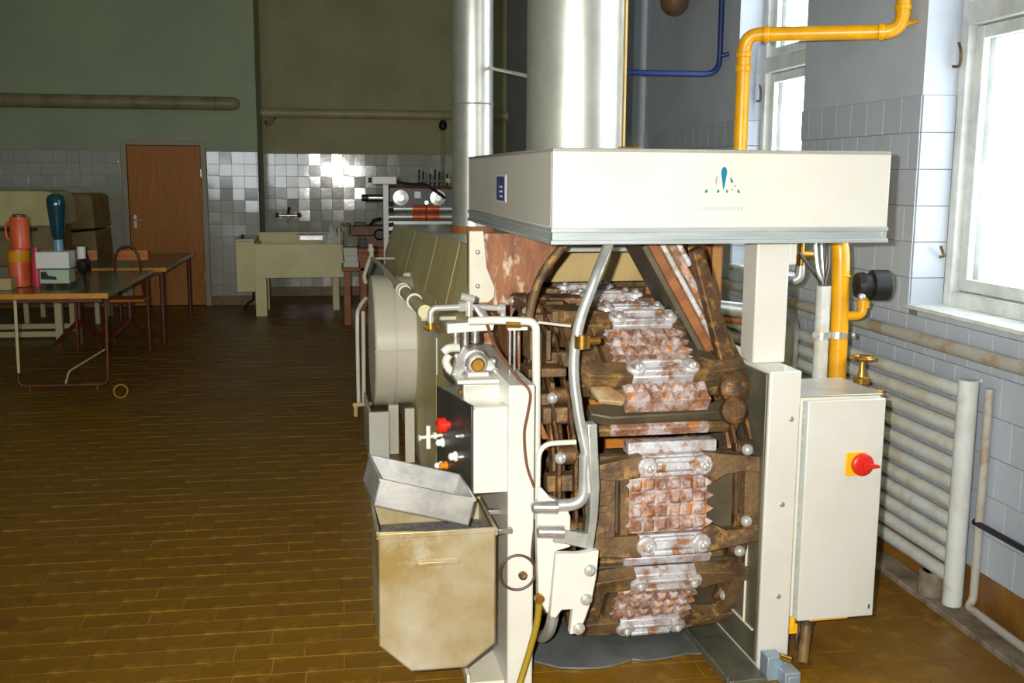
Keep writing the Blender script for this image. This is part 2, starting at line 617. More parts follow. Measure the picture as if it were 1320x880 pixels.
struct(B().box(XL, YB - 0.012, 0, DX0 - 0.07, YB + 0.02, 0.12).box(DX1 + 0.07, YB - 0.012, 0, XE + 0.012, YB + 0.02, 0.12), 'baseboard_back', 'skirting', 0.004)

# door
b = B().box(DX0, YB - 0.02, 0, DX0 - 0.065, YB + 0.1, DZ + 0.06).box(DX1, YB - 0.02, 0, DX1 + 0.065, YB + 0.1, DZ + 0.06).box(DX0, YB - 0.02, DZ, DX1, YB + 0.1, DZ + 0.06)
door = struct(b, 'door_1', 'door_frame', 0.006, 'plain orange brown wooden door in a pale frame', 'door')
B().box(DX0 + 0.004, YB + 0.01, 0.008, DX1 - 0.004, YB + 0.05, DZ - 0.004).build('door_leaf', 'door_wood', door, 0.003)
B().box(DX0 + 0.05, YB + 0.002, 0.98, DX0 + 0.085, YB + 0.012, 1.14).cyl((DX0 + 0.068, YB + 0.01, 1.08), (DX0 + 0.068, YB - 0.04, 1.08), 0.01).tube([(DX0 + 0.068, YB - 0.035, 1.08), (DX0 + 0.17, YB - 0.035, 1.08)], 0.009).build('door_handle', 'chrome', door)
for zz in (0.35, 1.65):
    B().cyl((DX1 - 0.004, YB - 0.004, zz - 0.05), (DX1 - 0.004, YB - 0.004, zz + 0.05), 0.01).build('hinge', 'chrome', door)

# recess of the back wall
b = B().box(XE, YR, 0, 2.8, YR + 0.2, DADB, 0).box(XE, YR, DADB, 2.8, YR + 0.2, ZC, 1)
wall_rec = struct(b, 'wall_recess', ['grout', 'paint_khaki'])
place_tiles(wall_rec, 'wall_tile', 'tile_white', field(XE, XE + 21 * TS, 0.12, 1.92, [], mk_back(YR)), 300, 0.009)
struct(B().box(XE, YR - 0.014, 0, XJ, YR + 0.02, 0.13), 'baseboard_recess', 'skirting', 0.004)

# right wall with its window openings
WIN = [(2.45, 4.06, 1.113, 3.35), (5.20, 6.13, 1.113, 3.35)]
b = B()
XO = 2.64
def wall_piece(x0, y0, y1):
    b.box(x0, y0, 0, XO, y1, DADO, 0)
    b.box(x0, y0, DADO, XO, y1, ZC, 1)
wall_piece(XR, YF, WIN[0][0])
wall_piece(XR, WIN[0][1], WIN[1][0])
wall_piece(XR, WIN[1][1], YJ)
for q in WIN:
    b.box(XR, q[0], 0, XO, q[1], q[2], 0)
    b.box(XR, q[0], q[3], XO, q[1], ZC, 1)
wall_right = struct(b, 'wall_right', ['grout_pale', 'paint_grey'])
wf = B().box(XJ, YJ, 0, XO, YR, DADO, 0).box(XJ, YJ, DADO, XO, YR, ZC, 1)
wall_far = struct(wf, 'wall_right_far', ['grout_pale', 'paint_grey'])
def mk_right(X):
    def f_(u0, u1, v0, v1):
        c = Vector((X + 0.001, (u0 + u1) / 2, (v0 + v1) / 2))
        vis = in_view(c, 25) and c.y > 3.0
        return (c, Vector((0, -1, 0)), UZ, Vector((-1, 0, 0)), u1 - u0, v1 - v0, 0.007, c.y if vis else 1e6)
    return f_
rt = field(2.41, YJ, 0.185, DADO, [(q[0], q[1], q[2] + 0.0, q[3]) for q in WIN], mk_right(XR), 0.001, True)
rf = field(YJ, YR, 0.185, DADO, [], mk_right(XJ), 0.001, True)
for yy in (4.06, 6.13):          # far reveals, facing the camera
    v = DADO
    while v > 1.13:
        c = Vector((XR + 0.075, yy + 0.001, v - TS / 2 if v - TS > 1.12 else (v + 1.113) / 2))
        rt.append((c, UX, UZ, Vector((0, -1, 0)), 0.147, (TS if v - TS > 1.12 else v - 1.113) - 0.003, 0.007, c.y))
        v -= TS
c = Vector((XR - (XR - XJ) / 2, YJ, 0))
for k in range(12):
    rf.append((Vector((c.x, YJ + 0.001, DADO - TS * (k + 0.5))), UX, UZ, Vector((0, -1, 0)), 0.097, TS - 0.003, 0.007, YJ))
place_tiles(wall_right, 'wall_tile', 'tile_grey', rt, 300, 0.002)
place_tiles(wall_far, 'wall_tile', 'tile_grey', rf, 60, 0.002)
struct(B().box(XR - 0.012, YF, 0, XR + 0.02, YJ, 0.185).box(XJ - 0.012, YJ, 0, XJ + 0.02, YR - 0.02, 0.185), 'baseboard_right', 'skirting', 0.004)
struct(B().box(2.225, 1.5, -0.01, XR - 0.013, YJ - 0.01, 0.022), 'trim_1', 'concrete', 0.004)

# wall behind the camera, with a wide window
FW = (-4.1, -1.1, 0.9, 2.7)
b = B().box(XL, YF - 0.2, 0, FW[0], YF, ZC).box(FW[1], YF - 0.2, 0, XO, YF, ZC).box(FW[0], YF - 0.2, 0, FW[1], YF, FW[2]).box(FW[0], YF - 0.2, FW[3], FW[1], YF, ZC)
struct(b, 'wall_front', 'paint_grey')
b = B()
for x0 in (FW[0], FW[0] + 0.72, FW[0] + 1.47, FW[0] + 2.22, FW[1] - 0.06):
    b.box(x0, YF - 0.12, FW[2], x0 + 0.06, YF - 0.06, FW[3])
b.box(FW[0], YF - 0.12, FW[2], FW[1], YF - 0.06, FW[2] + 0.06).box(FW[0], YF - 0.12, FW[3] - 0.06, FW[1], YF - 0.06, FW[3]).box(FW[0], YF - 0.12, 2.1, FW[1], YF - 0.06, 2.16)
win3 = struct(b, 'window_3', 'window_white')
B().box(FW[0] + 0.03, YF - 0.095, FW[2] + 0.03, FW[1] - 0.03, YF - 0.09, FW[3] - 0.03).build('pane', 'glass', win3)

# side windows
def side_window(name, q, label):
    y0, y1, z0, z1 = q
    xf0, xf1 = 2.50, 2.62
    zt = 2.30
    fr = B()
    J = 0.055
    fr.box(xf0, y0, z0, xf1, y0 + J, z1).box(xf0, y1 - J, z0, xf1, y1, z1)
    fr.box(xf0, y0 + J, z0, xf1, y1 - J, z0 + J + 0.015).box(xf0, y0 + J, z1 - J, xf1, y1 - J, z1)
    fr.box(xf0 - 0.01, y0 + J, zt - 0.045, xf1, y1 - J, zt + 0.045)
    o = struct(fr, name, 'window_white', 0.006, label, 'window')
    for (a, c_) in ((z0 + J + 0.015, zt - 0.045), (zt + 0.045, z1 - J)):
        n_s = 2 if (y1 - y0) > 1.3 else 1
        ys = [y0 + J + (y1 - y0 - 2 * J) * k / n_s for k in range(n_s + 1)]
        for k in range(n_s):
            s0, s1 = ys[k] + 0.004, ys[k + 1] - 0.004
            s = B()
            G = 0.055
            for xx in (xf0 + 0.030, xf0 + 0.085):
                s.box(xx, s0, a + 0.004, xx + 0.03, s0 + G, c_ - 0.004).box(xx, s1 - G, a + 0.004, xx + 0.03, s1, c_ - 0.004)
                s.box(xx, s0 + G, a + 0.004, xx + 0.03, s1 - G, a + G).box(xx, s0 + G, c_ - G, xx + 0.03, s1 - G, c_ - 0.004)
            so = s.build('sash', 'window_white', o, 0.005)
            B().box(xf0 + 0.042, s0 + G - 0.005, a + G - 0.005, xf0 + 0.046, s1 - G + 0.005, c_ - G + 0.005).build('pane', 'glass', so)
    B().box(XR - 0.02, y0 + 0.002, z0 - 0.005, xf0 + 0.02, y1 - 0.002, z0 + 0.012).build('window_sill', 'window_white', o, 0.004)
    return o
w1 = side_window('window_1', WIN[0], 'white double casement window deeply set above the pipe radiator')
w2 = side_window('window_2', WIN[1], 'narrow white window behind the yellow gas pipe')
# hooks screwed into the far reveal of each window
for wo, yy in ((w1, 4.06), (w2, 6.13)):
    B().tube(smooth_path([(2.475, yy + 0.002, 2.10), (2.475, yy - 0.045, 2.10), (2.475, yy - 0.05, 2.15), (2.475, yy - 0.03, 2.19)]), 0.006, 8).build('stay_hook', 'chain_dark', wo)
B().tube([(2.475, 4.065, 1.32), (2.47, 4.02, 1.33), (2.44, 4.0, 1.37)], 0.006, 8).build('stay_hook', 'chain_dark', w1)

# ================================================================ WALL PIPES AND RADIATOR
rad = thing('pipe_radiator', 'white pipe radiator of stacked horizontal tubes below the window', 'radiator', (2.27, 3.48, 0.02))
B().cyl((2.272, 3.48, 0.04), (2.272, 3.48, 0.915), 0.037, 20).build('header_pipe', 'radiator', rad, 0.004)
B().cyl((2.272, 7.3, 0.04), (2.272, 7.3, 0.915), 0.037, 20).build('header_pipe', 'radiator', rad, 0.004)
for k in range(11):
    zz = 0.145 + 0.072 * k
    B().cyl((2.272, 3.47, zz), (2.272, 7.31, zz), 0.028, 14).build('tube', 'radiator', rad)
B().box(2.235, 3.60, 0.02, 2.31, 3.66, 0.12).cyl((2.272, 3.63, 0.02), (2.272, 3.63, 0.12), 0.05, 12).build('foot', 'concrete', rad, 0.006)
B().box(2.235, 6.9, 0.02, 2.31, 6.98, 0.12).build('foot', 'concrete', rad, 0.006)
B().cyl((2.272, 3.48, 0.90), (2.335, 3.50, 0.905), 0.009, 10).build('bleed_pipe', 'radiator', rad)
single(B().tube([(2.305, 1.6, 1.005), (2.305, 8.09, 1.005)], 0.027, 14), 'heating_pipe', 'rusty_conduit', 'rust spotted grey heating pipe running level below the window sill', 'pipe', (2.305, 1.6, 1.005))
single(B().tube(fillet([(2.326, 3.43, 0.89), (2.326, 3.43, 0.08), (2.30, 3.42, 0.055), (2.262, 2.2, 0.05)], 0.04), 0.016, 10), 'return_pipe', 'rusty_conduit', 'thin rusty pipe dropping behind the radiator header and running along the ledge', 'pipe', (2.325, 3.43, 0.05))
single(B().tube(fillet([(2.346, 3.46, 0.376), (2.32, 3.455, 0.376), (2.32, 2.3, 0.376)], 0.02), 0.012, 8), 'wall_rail', 'black_plastic', 'thin black rail fixed to the tiled wall beside the radiator', 'rail', (2.346, 3.46, 0.376))

# blue pipe
single(B().tube(fillet([(2.30, 6.32, ZC), (2.30, 6.32, 2.27), (1.30, 6.32, 2.27)], 0.10, 7), 0.017, 12)
       .cyl((2.30, 6.32, 2.38), (2.352, 6.30, 2.39), 0.014, 10), 'blue_pipe', 'blue_paint',
       'thin blue painted pipe dropping down and bending sideways under the ceiling', 'pipe', (2.30, 6.32, 2.27))
lm = thing('wall_lamp', 'brown dome shaped lamp hanging high on the grey wall', 'lamp', (2.20, 6.95, 2.72))
B().lathe((2.20, 6.95, 2.70), (0, 0, 1), [(0, 0.015), (0.012, 0.05), (0.05, 0.085), (0.12, 0.10), (0.20, 0.10), (0.22, 0.06), (0.26, 0.05)], 20).build('dome', 'lamp_brown', lm)
B().tube(fillet([(2.20, 6.95, 2.95), (2.20, 6.95, 3.05), (2.36, 6.95, 3.05)], 0.05), 0.018, 10).cyl((2.325, 6.95, 3.05), (2.352, 6.95, 3.05), 0.06).build('bracket', 'lamp_brown', lm)

# pipes on the back walls
p1 = thing('large_wall_pipe', 'thick olive pipe with a capped end high on the back wall left of the corner', 'pipe', (-2.8, 13.50, 2.49))
B().lathe((XL, 13.50, 2.495), (1, 0, 0), [(0, 0.082), (3.02, 0.082), (3.08, 0.074), (3.12, 0.045), (3.13, 0.01)], 20).build('pipe', 'old_pipe', p1)
for xx in (-3.9, -2.7, -1.5):
    B().torus((xx, 13.50, 2.495), (1, 0, 0), 0.084, 0.008, 20, 6).box(xx - 0.015, 13.56, 2.47, xx + 0.015, YB + 0.005, 2.52).build('pipe_clip', 'old_pipe', p1)
p2 = thing('recess_pipe', 'pale olive pipe with hooked bracket running across the recessed back wall', 'pipe', (0.3, 14.42, 2.44))
B().cyl((XE, 14.42, 2.445), (XJ + 0.01, 14.42, 2.445), 0.062, 18).build('pipe', 'old_pipe_cream', p2)
B().tube(smooth_path([(-0.98, 14.5, 2.33), (-0.95, 14.4, 2.29), (-0.90, 14.38, 2.33), (-0.87, 14.4, 2.38), (-0.86, 14.53, 2.38)]), 0.02, 10).build('bracket', 'old_pipe', p2)
B().tube([(1.37, 14.45, 2.40), (1.37, 14.50, 2.30), (1.37, 14.5, 1.2)], 0.022, 10).build('branch_pipe', 'old_pipe_cream', p2)
B().lathe((1.37, 14.46, 2.25), (0, 0, 1), [(0, 0.03), (0.03, 0.055), (0.09, 0.055), (0.13, 0.03)], 14).build('valve', 'black_plastic', p2)

# ---------------------------------------------------------------- gas supply
gas = thing('gas_pipe', 'yellow gas pipe bent along the wall and down beside the control cabinet', 'gas pipe', (1.90, 3.8, 0.0))
B().tube(fillet([(2.29, 4.15, ZC), (2.29, 4.15, 2.245), (1.728, 4.45, 2.255), (1.728, 4.45, 1.9), (1.728, 4.45, 1.50)], 0.07, 6), 0.030, 16).build('upper_pipe', 'gas_yellow_dull', gas)
B().tube(fillet([(1.728, 4.45, 1.56), (1.728, 4.45, 1.49), (1.895, 3.8, 1.49), (1.912, 3.8, 1.1), (1.912, 3.8, 0.01)], 0.16, 8), 0.034, 18).build('lower_pipe', 'gas_yellow', gas)
for (pa, pb) in (((1.728, 4.45, 2.10), (1.728, 4.45, 2.125)), ((1.728, 4.45, 2.16), (1.728, 4.45, 2.18)), ((1.80, 4.412, 2.254), (1.82, 4.401, 2.254)), ((2.21, 4.193, 2.247), (2.23, 4.182, 2.247)), ((2.29, 4.15, 2.33), (2.29, 4.15, 2.35)), ((1.908, 3.8, 1.27), (1.909, 3.8, 1.28))):
    B().cyl(pa, pb, 0.036, 16).build('collar', 'gas_yellow_dull' if pa[2] > 2 else 'gas_yellow', gas, 0.003)
B().tube([(2.29, 4.15, 2.27), (2.345, 4.13, 2.285)], 0.009, 8).build('wall_bracket', 'gas_yellow_dull', gas)
B().tube(fillet([(1.93, 3.79, 1.118), (1.995, 3.78, 1.118), (1.995, 3.78, 1.19)], 0.04, 5), 0.018, 12).cyl((1.995, 3.78, 1.15), (1.995, 3.78, 1.18), 0.024, 14).build('elbow', 'gas_yellow', gas)
reg = B().lathe((1.955, 3.775, 1.238), (1, -0.12, 0), [(0, 0.012), (0.005, 0.048), (0.03, 0.052), (0.033, 0.046), (0.06, 0.046), (0.063, 0.060), (0.125, 0.060), (0.132, 0.05)], 24).build('pressure_regulator', 'black_plastic', gas)
B().lathe((1.962, 3.74, 1.20), (-0.3, -1, 0), [(0, 0.012), (0.03, 0.012), (0.034, 0.006)], 12).build('screw', 'chrome', reg)
B().cyl((1.912, 3.8, 0.845), (2.035, 3.70, 0.815), 0.021, 14).cyl((2.03, 3.704, 0.816), (2.045, 3.69, 0.813), 0.026, 14).build('branch_pipe', 'gas_yellow', gas)
vb = B().lathe((1.985, 3.74, 0.825), (0, 0, 1), [(0, 0.022), (0.03, 0.022), (0.034, 0.030), (0.055, 0.030), (0.06, 0.018), (0.085, 0.012), (0.13, 0.010)], 14).build('valve', 'brass', gas)
hw = B().torus((1.985, 3.74, 0.958), (0, 0, 1), 0.042, 0.008, 20, 8)
for a in range(5):
    hw.cyl((1.985, 3.74, 0.956), (1.985 + 0.04 * math.cos(a * 1.257), 3.74 + 0.04 * math.sin(a * 1.257), 0.958), 0.006, 6)
hw.build('handwheel', 'brass', vb)
con = thing('cable_conduit', 'grey plastic conduit with a fan of cables clipped beside the yellow gas pipe', 'conduit', (1.842, 3.8, 0.0))
B().cyl((1.842, 3.8, 0.0), (1.838, 3.8, 1.235), 0.0285, 16).build('tube', 'radiator', con)
for (a, c_, e) in (((0.0, 0.0), (-0.03, 1.30, -0.05), (-0.05, 1.50, 0)), ((0.01, 0.0), (0.005, 1.32, 0.02), (0.03, 1.52, 0)), ((-0.01, 0.008), (-0.045, 1.29, 0), (-0.10, 1.36, 0)), ((0.0, -0.01), (0.012, 1.34, 0), (0.0, 1.52, 0)), ((0.012, 0.01), (-0.005, 1.31, 0), (-0.02, 1.5, 0))):
    B().tube(smooth_path([(1.838 + a[0], 3.8 + a[1], 1.15), (1.838 + a[0], 3.8 + a[1], 1.24), (1.838 + c_[0], 3.8 + a[1], c_[1]), (1.838 + e[0], 3.82, e[1])]), 0.0075, 8).build('cable', 'panel_black' if random.random() < .5 else 'rail_grey', con)
cl = B().cyl((1.905, 3.8, 1.03), (1.905, 3.8, 1.056), 0.038, 20).cyl((1.84, 3.8, 1.03), (1.84, 3.8, 1.056), 0.033, 20).cyl((1.95, 3.77, 1.043), (1.96, 3.765, 1.043), 0.012, 8).cyl((1.806, 3.775, 1.048), (1.796, 3.765, 1.048), 0.013, 8)
cl.build('clamp', 'galvanised', con)
tap = thing('brass_tap', 'small brass tap with a grey elbow just under the hood corner', 'tap', (1.80, 4.05, 1.27))
B().lathe((1.83, 4.0, 1.275), (0, 0, 1), [(0, 0.014), (0.02, 0.014), (0.024, 0.02), (0.05, 0.02), (0.055, 0.012), (0.12, 0.012)], 12).cyl((1.79, 4.0, 1.34), (1.88, 4.0, 1.34), 0.016, 10).build('body', 'brass', tap)
B().tube(fillet([(1.83, 4.0, 1.30), (1.83, 4.0, 1.235), (1.76, 4.02, 1.235), (1.70, 4.05, 1.3)], 0.04), 0.018, 10).build('elbow', 'rail_grey', tap)
xp = thing('supply_pipe', 'grey supply pipe with yellow tap crossing from the oven to the wall', 'pipe', (1.9, 4.85, 1.0))
B().tube(fillet([(1.52, 4.85, 1.052), (2.19, 4.85, 0.975), (2.19, 4.85, 0.0)], 0.08, 6), 0.036, 16).build('pipe', 'rail_grey', xp)
B().cyl((1.52, 4.85, 0.995), (2.19, 4.86, 0.92), 0.018, 12).build('lower_pipe', 'rust_brown', xp)
B().cyl((1.875, 4.78, 0.72), (1.875, 4.78, 0.80), 0.022, 12).box(1.825, 4.75, 0.80, 1.925, 4.81, 0.825).build('tap_handle', 'gas_yellow_dull', xp, 0.004)
B().lathe((1.955, 4.76, 0.765), (0, 0, 1), [(0, 0.03), (0.04, 0.042), (0.06, 0.03), (0.13, 0.02), (0.19, 0.016)], 14).build('valve', 'white_plastic', xp)
B().torus((1.96, 4.80, 1.0), (1, 0.2, 0), 0.05, 0.006, 20, 6).build('clip', 'white_plastic', xp)

# ================================================================ THE WAFER OVEN (its own frame, turned slightly against the room)
AL = R(1.8)
OB = Vector((1.08, 3.1, 0.0))
oven = thing('wafer_oven', 'long cream industrial wafer oven with rusty baking plates and an extraction hood', 'oven', OB, AL)
def P(b_, name, m, bevel=0.0, parent=None, label=None):
    return b_.build(name, m, parent or oven, bevel, 2, label)

# --- frame posts
P(B().box(0.592, 3.10, 0.0, 0.676, 3.92, 1.012), 'side_post', 'white_enamel', 0.006)
P(B().box(0.47, 3.15, 0.0, 0.60, 3.92, 0.022).box(0.47, 3.15, 0.0, 0.48, 3.92, 0.05), 'base_flange', 'cream', 0.003)
rp = P(B().box(1.452, 3.10, 0.0, 1.562, 4.0, 1.03), 'side_post', 'white_enamel', 0.006)
P(B().box(1.444, 3.112, 0.03, 1.4525, 4.0, 1.02), 'inner_panel', 'inner_panel', 0.002)
P(B().box(1.438, 3.20, 0.14, 1.446, 3.206, 0.62).box(1.438, 3.36, 0.14, 1.446, 3.366, 0.55).box(1.438, 3.13, 0.134, 1.446, 3.36, 0.140), 'panel_seam', 'cream', 0.001)
P(B().box(1.32, 3.02, 0.0, 1.452, 4.0, 0.016).box(1.31, 3.02, 0.0, 1.322, 4.0, 0.03), 'base_flange', 'inner_panel', 0.003)
P(B().box(1.456, 3.25, 1.03, 1.572, 3.36, 1.47).box(1.57, 3.255, 1.36, 1.60, 3.30, 1.44), 'hood_post', 'white_enamel', 0.006)
for (xx, zz) in ((1.513, 0.583), (1.515, 0.264), (1.531, 0.871)):
    P(B().lathe((xx, 3.101, zz), (0, -1, 0), [(0, 0.009), (0.004, 0.009), (0.006, 0.005)], 10), 'bolt', 'rail_grey')

# --- extraction hood: an open-bottomed sheet box
HX0, HX1, HY0, HY1, HZ0, HZ1 = 0.70, 1.772, 3.0, 4.64, 1.497, 1.73
b = B().box(HX0, HY0, HZ0, HX1, HY0 + 0.02, HZ1).box(HX0, HY1 - 0.02, HZ0, HX1, HY1, HZ1).box(HX0, HY0 + 0.02, HZ0, HX0 + 0.02, HY1 - 0.02, HZ1).box(HX1 - 0.02, HY0 + 0.02, HZ0, HX1, HY1 - 0.02, HZ1).box(HX0, HY0, HZ1 - 0.015, HX1, HY1, HZ1)
hood = P(b, 'hood', 'white_enamel', 0.004)
b = B()
for (z0, z1, e) in ((1.45, 1.462, 0.004), (1.462, 1.485, -0.001), (1.485, 1.498, 0.003)):
    b.box(HX0 - e, HY0 - e, z0, HX1 + e, HY0 + 0.018, z1).box(HX0 - e, HY1 - 0.018, z0, HX1 + e, HY1 + e, z1).box(HX0 - e, HY0, z0, HX0 + 0.018, HY1, z1).box(HX1 - 0.018, HY0, z0, HX1 + e, HY1, z1)
P(b, 'hood_trim', 'grey_trim', 0.0015, hood)
# printed emblem on the hood front: teal kite over a row of small wedges
Y0 = HY0 - 0.0012
def flat(poly, m, name='emblem_mark'):
    P(B().prism([(x, HY0 + 0.001, z) for x, z in poly], (0, -0.0022, 0)), name, m, 0, hood)
cx, ct = 1.2265, 1.680
flat([(cx, ct), (cx + 0.0055, ct - 0.004), (cx + 0.0095, ct - 0.014), (cx + 0.0085, ct - 0.024), (cx + 0.0012, ct - 0.068), (cx - 0.0012, ct - 0.068), (cx - 0.0085, ct - 0.024), (cx - 0.0095, ct - 0.014), (cx - 0.0055, ct - 0.004)], 'logo_teal', 'emblem_kite')
flat([(cx - 0.0215, ct - 0.026), (cx - 0.0195, ct - 0.028), (cx - 0.0225, ct - 0.056), (cx - 0.0265, ct - 0.052), (cx - 0.0265, ct - 0.036)], 'logo_lilac')
flat([(cx + 0.021, ct - 0.029), (cx + 0.0305, ct - 0.046), (cx + 0.025, ct - 0.050), (cx + 0.0205, ct - 0.040)], 'logo_teal_dark')
for (dx, dz, s_) in ((-0.054, -0.073, 1.0), (-0.0165, -0.073, 0.9), (0.0115, -0.073, 0.9), (0.048, -0.073, 1.05), (0.0365, -0.057, 0.6), (0.028, -0.068, 0.6)):
    k = -0.002 if dx < 0 else 0.002
    flat([(cx + dx - k, ct + dz + 0.0065 * s_), (cx + dx + 0.0045 * s_, ct + dz - 0.001), (cx + dx + 0.002 * s_ + k, ct + dz - 0.0055 * s_), (cx + dx - 0.0045 * s_ + k, ct + dz - 0.0045 * s_), (cx + dx - 0.004 * s_, ct + dz + 0.002)], 'logo_teal_dark')
for k in range(13):        # the faded line of lettering below, too worn to read
    xx = cx - 0.070 + k * 0.0107
    hh = (0.006, 0.0045, 0.005, 0.0042)[k % 4]
    flat([(xx, ct - 0.126 + hh), (xx + 0.0018, ct - 0.126 + hh), (xx + 0.0018, ct - 0.126 - hh), (xx, ct - 0.126 - hh)], 'logo_grey', 'lettering')
    flat([(xx + 0.0018, ct - 0.126 + hh), (xx + 0.0068, ct - 0.126 + hh), (xx + 0.0068, ct - 0.126 + hh - 0.0018), (xx + 0.0018, ct - 0.126 + hh - 0.0018)], 'logo_grey', 'lettering')
    flat([(xx + 0.0018, ct - 0.126 + 0.0006), (xx + 0.0058, ct - 0.126 + 0.0006), (xx + 0.0058, ct - 0.126 - 0.0012), (xx + 0.0018, ct - 0.126 - 0.0012)], 'logo_grey', 'lettering')
# blue sticker on the hood's left side
st = P(B().box(HX0 - 0.0015, 3.735, 1.553, HX0 + 0.002, 3.93, 1.652), 'sticker', 'label_white', 0, hood)
P(B().box(HX0 - 0.0028, 3.757, 1.558, HX0 + 0.002, 3.915, 1.646), 'sticker', 'label_blue', 0, hood)
for zz in (1.575, 1.592, 1.609):
    P(B().box(HX0 - 0.0036, 3.80, zz - 0.004, HX0, 3.855, zz + 0.003), 'sticker', 'label_white', 0, hood)
P(B().box(1.0, 3.30, 1.725, 1.06, 3.36, 1.745), 'hood_clip', 'brass', 0.003, hood)

# --- body shell
def ring_section(Y, zt):
    return [(0.592, Y, 0.12), (0.592, Y, 1.05), (0.664, Y, zt), (1.58, Y, zt), (1.655, Y, 1.05), (1.655, Y, 0.12)]
YA, YE = 4.02, 8.35
sa, se = ring_section(YA, 1.372), ring_section(YE, 1.262)
def lerp(a, b_, t):
    return tuple(a[i] + (b_[i] - a[i]) * t for i in range(3))
def skin(i, j, t0, t1, name, m, th=0.02, bevel=0.003, k0=0.0, k1=1.0):
    a, c_, d, e = lerp(sa[i], se[i], t0), lerp(sa[j], se[j], t0), lerp(sa[j], se[j], t1), lerp(sa[i], se[i], t1)
    p0, p1 = lerp(a, c_, k0), lerp(a, c_, k1)
    p3, p2 = lerp(e, d, k0), lerp(e, d, k1)
    n = (Vector(p1) - Vector(p0)).cross(Vector(p3) - Vector(p0)).normalized()
    mid = (Vector(p0) + Vector(p2)) / 2
    inn = Vector((1.12, mid.y, 0.7)) - mid
    if n.dot(inn) < 0:
        n = -n
    return P(B().prism([p0, p1, p2, p3], n * th), name, m, bevel)
for (t0, t1) in ((0.0, 0.145), (0.148, 0.335), (0.338, 0.60), (0.603, 1.0)):
    skin(1, 2, t0, t1, 'upper_side_panel', 'olive_panel')
for (t0, t1) in ((0.0, 0.22), (0.223, 0.50), (0.503, 1.0)):
    skin(0, 1, t0, t1, 'lower_side_panel', 'olive_panel')
skin(4, 5, 0, 1, 'lower_side_panel', 'olive_panel')
skin(3, 4, 0, 1, 'upper_side_panel', 'olive_panel')
for (t0, t1) in ((0.0, 0.30), (0.302, 0.62), (0.622, 1.0)):
    skin(2, 3, t0, t1, 'top_panel', 'galvanised')
P(B().prism([lerp(p, p, 0) for p in se], (0, -0.02, 0)), 'end_panel', 'olive_panel', 0.003)
P(B().box(0.60, YA + 0.03, 0.0, 0.70, YE - 0.02, 0.12).box(1.55, YA + 0.03, 0.0, 1.65, YE - 0.02, 0.12), 'plinth', 'cream', 0.004)
P(B().box(0.60, YA + 0.05, 0.12, 1.64, YE - 0.05, 0.15), 'floor_pan', 'rust_cast')
# narrow slots in the side panels
P(B().box(0.586, 4.93, 0.70, 0.594, 4.965, 0.88), 'slot', 'cream', 0.002)
# front end of the body: rusty sheets left and right of the opening
P(B().prism([(0.60, 3.99, 1.43), (0.60, 3.99, 0.95), (0.70, 3.99, 0.95), (0.80, 3.99, 1.16), (0.93, 3.99, 1.27), (1.0, 3.99, 1.43)], (0, 0.03, 0)), 'front_sheet', 'rust_sheet', 0.003)
fl = P(B().prism([(0.600, 3.955, 1.44), (0.600, 3.955, 1.165), (0.675, 3.955, 1.165), (0.697, 3.955, 1.185), (0.70, 3.955, 1.22), (0.668, 3.955, 1.30), (0.655, 3.955, 1.44)], (0, 0.034, 0)), 'end_flange', 'cream', 0.003)
for zz in (1.23, 1.36):
    P(B().dome((0.632, 3.955, zz), (0, -1, 0), 0.011, 0.008, 10), 'bolt', 'chrome', 0, fl)
P(B().box(1.32, 3.99, 0.14, 1.64, 4.02, 1.44), 'front_sheet', 'rust_brown', 0.003)
P(B().box(1.485, 3.975, 0.14, 1.505, 3.995, 1.44).box(1.585, 3.965, 0.14, 1.625, 3.995, 1.44), 'edge_angle', 'brass_dull', 0.003)
P(B().box(0.62, 3.99, 0.14, 0.90, 4.02, 0.94), 'front_sheet', 'rust_brown', 0.003)
P(B().box(0.93, 4.50, 1.185, 1.55, 4.53, 1.44), 'inner_baffle', 'inner_cream', 0.003)
P(B().box(0.90, 4.02, 0.30, 1.47, 4.04, 0.80), 'inner_baffle', 'rust_orange', 0.003)
P(B().box(1.30, 4.005, 0.3, 1.33, 4.025, 0.80).box(1.40, 4.0, 0.3, 1.42, 4.025, 0.80), 'inner_strip', 'rust_brown', 0.003)
P(B().box(0.70, 4.9, 0.15, 1.56, 4.93, 1.30), 'inner_baffle', 'rust_cast')

# --- fan drum on the side
b = B().lathe((0.592, 6.27, 0.665), (-1, 0, 0), [(0, 0.385), (0.112, 0.385), (0.114, 0.379), (0.12, 0.379), (0.122, 0.392), (0.226, 0.392), (0.236, 0.384)], 48)
dr = P(b, 'fan_drum', 'cream', 0, None, 'cream two ring drum on the oven side')
P(B().lathe((0.360, 6.27, 0.665), (-1, 0, 0), [(0, 0.372), (0.003, 0.372), (0.006, 0.36)], 48), 'drum_face', 'cream', 0, dr)
P(B().box(0.352, 5.872, 0.655, 0.60, 5.884, 0.667), 'band_seam', 'white_enamel', 0.001, dr)
P(B().box(0.315, 5.92, 0.0, 0.43, 5.95, 0.30).box(0.315, 5.95, 0.0, 0.33, 6.5, 0.30), 'drum_stand', 'white_enamel', 0.003)
P(B().box(0.52, 5.90, 0.0, 0.575, 5.93, 0.32), 'drum_stand', 'cream', 0.003)
P(B().box(0.44, 6.10, 0.0, 0.50, 6.16, 0.30), 'drum_stand', 'cream', 0.003)
P(B().tube(smooth_path([(0.345, 6.62, 0.88), (0.30, 6.55, 0.83), (0.283, 6.5, 0.74), (0.283, 6.5, 0.22)]), 0.012, 8).tube([(0.325, 6.6, 0.80), (0.318, 6.55, 0.22)], 0.013, 8), 'lever_bar', 'cream')
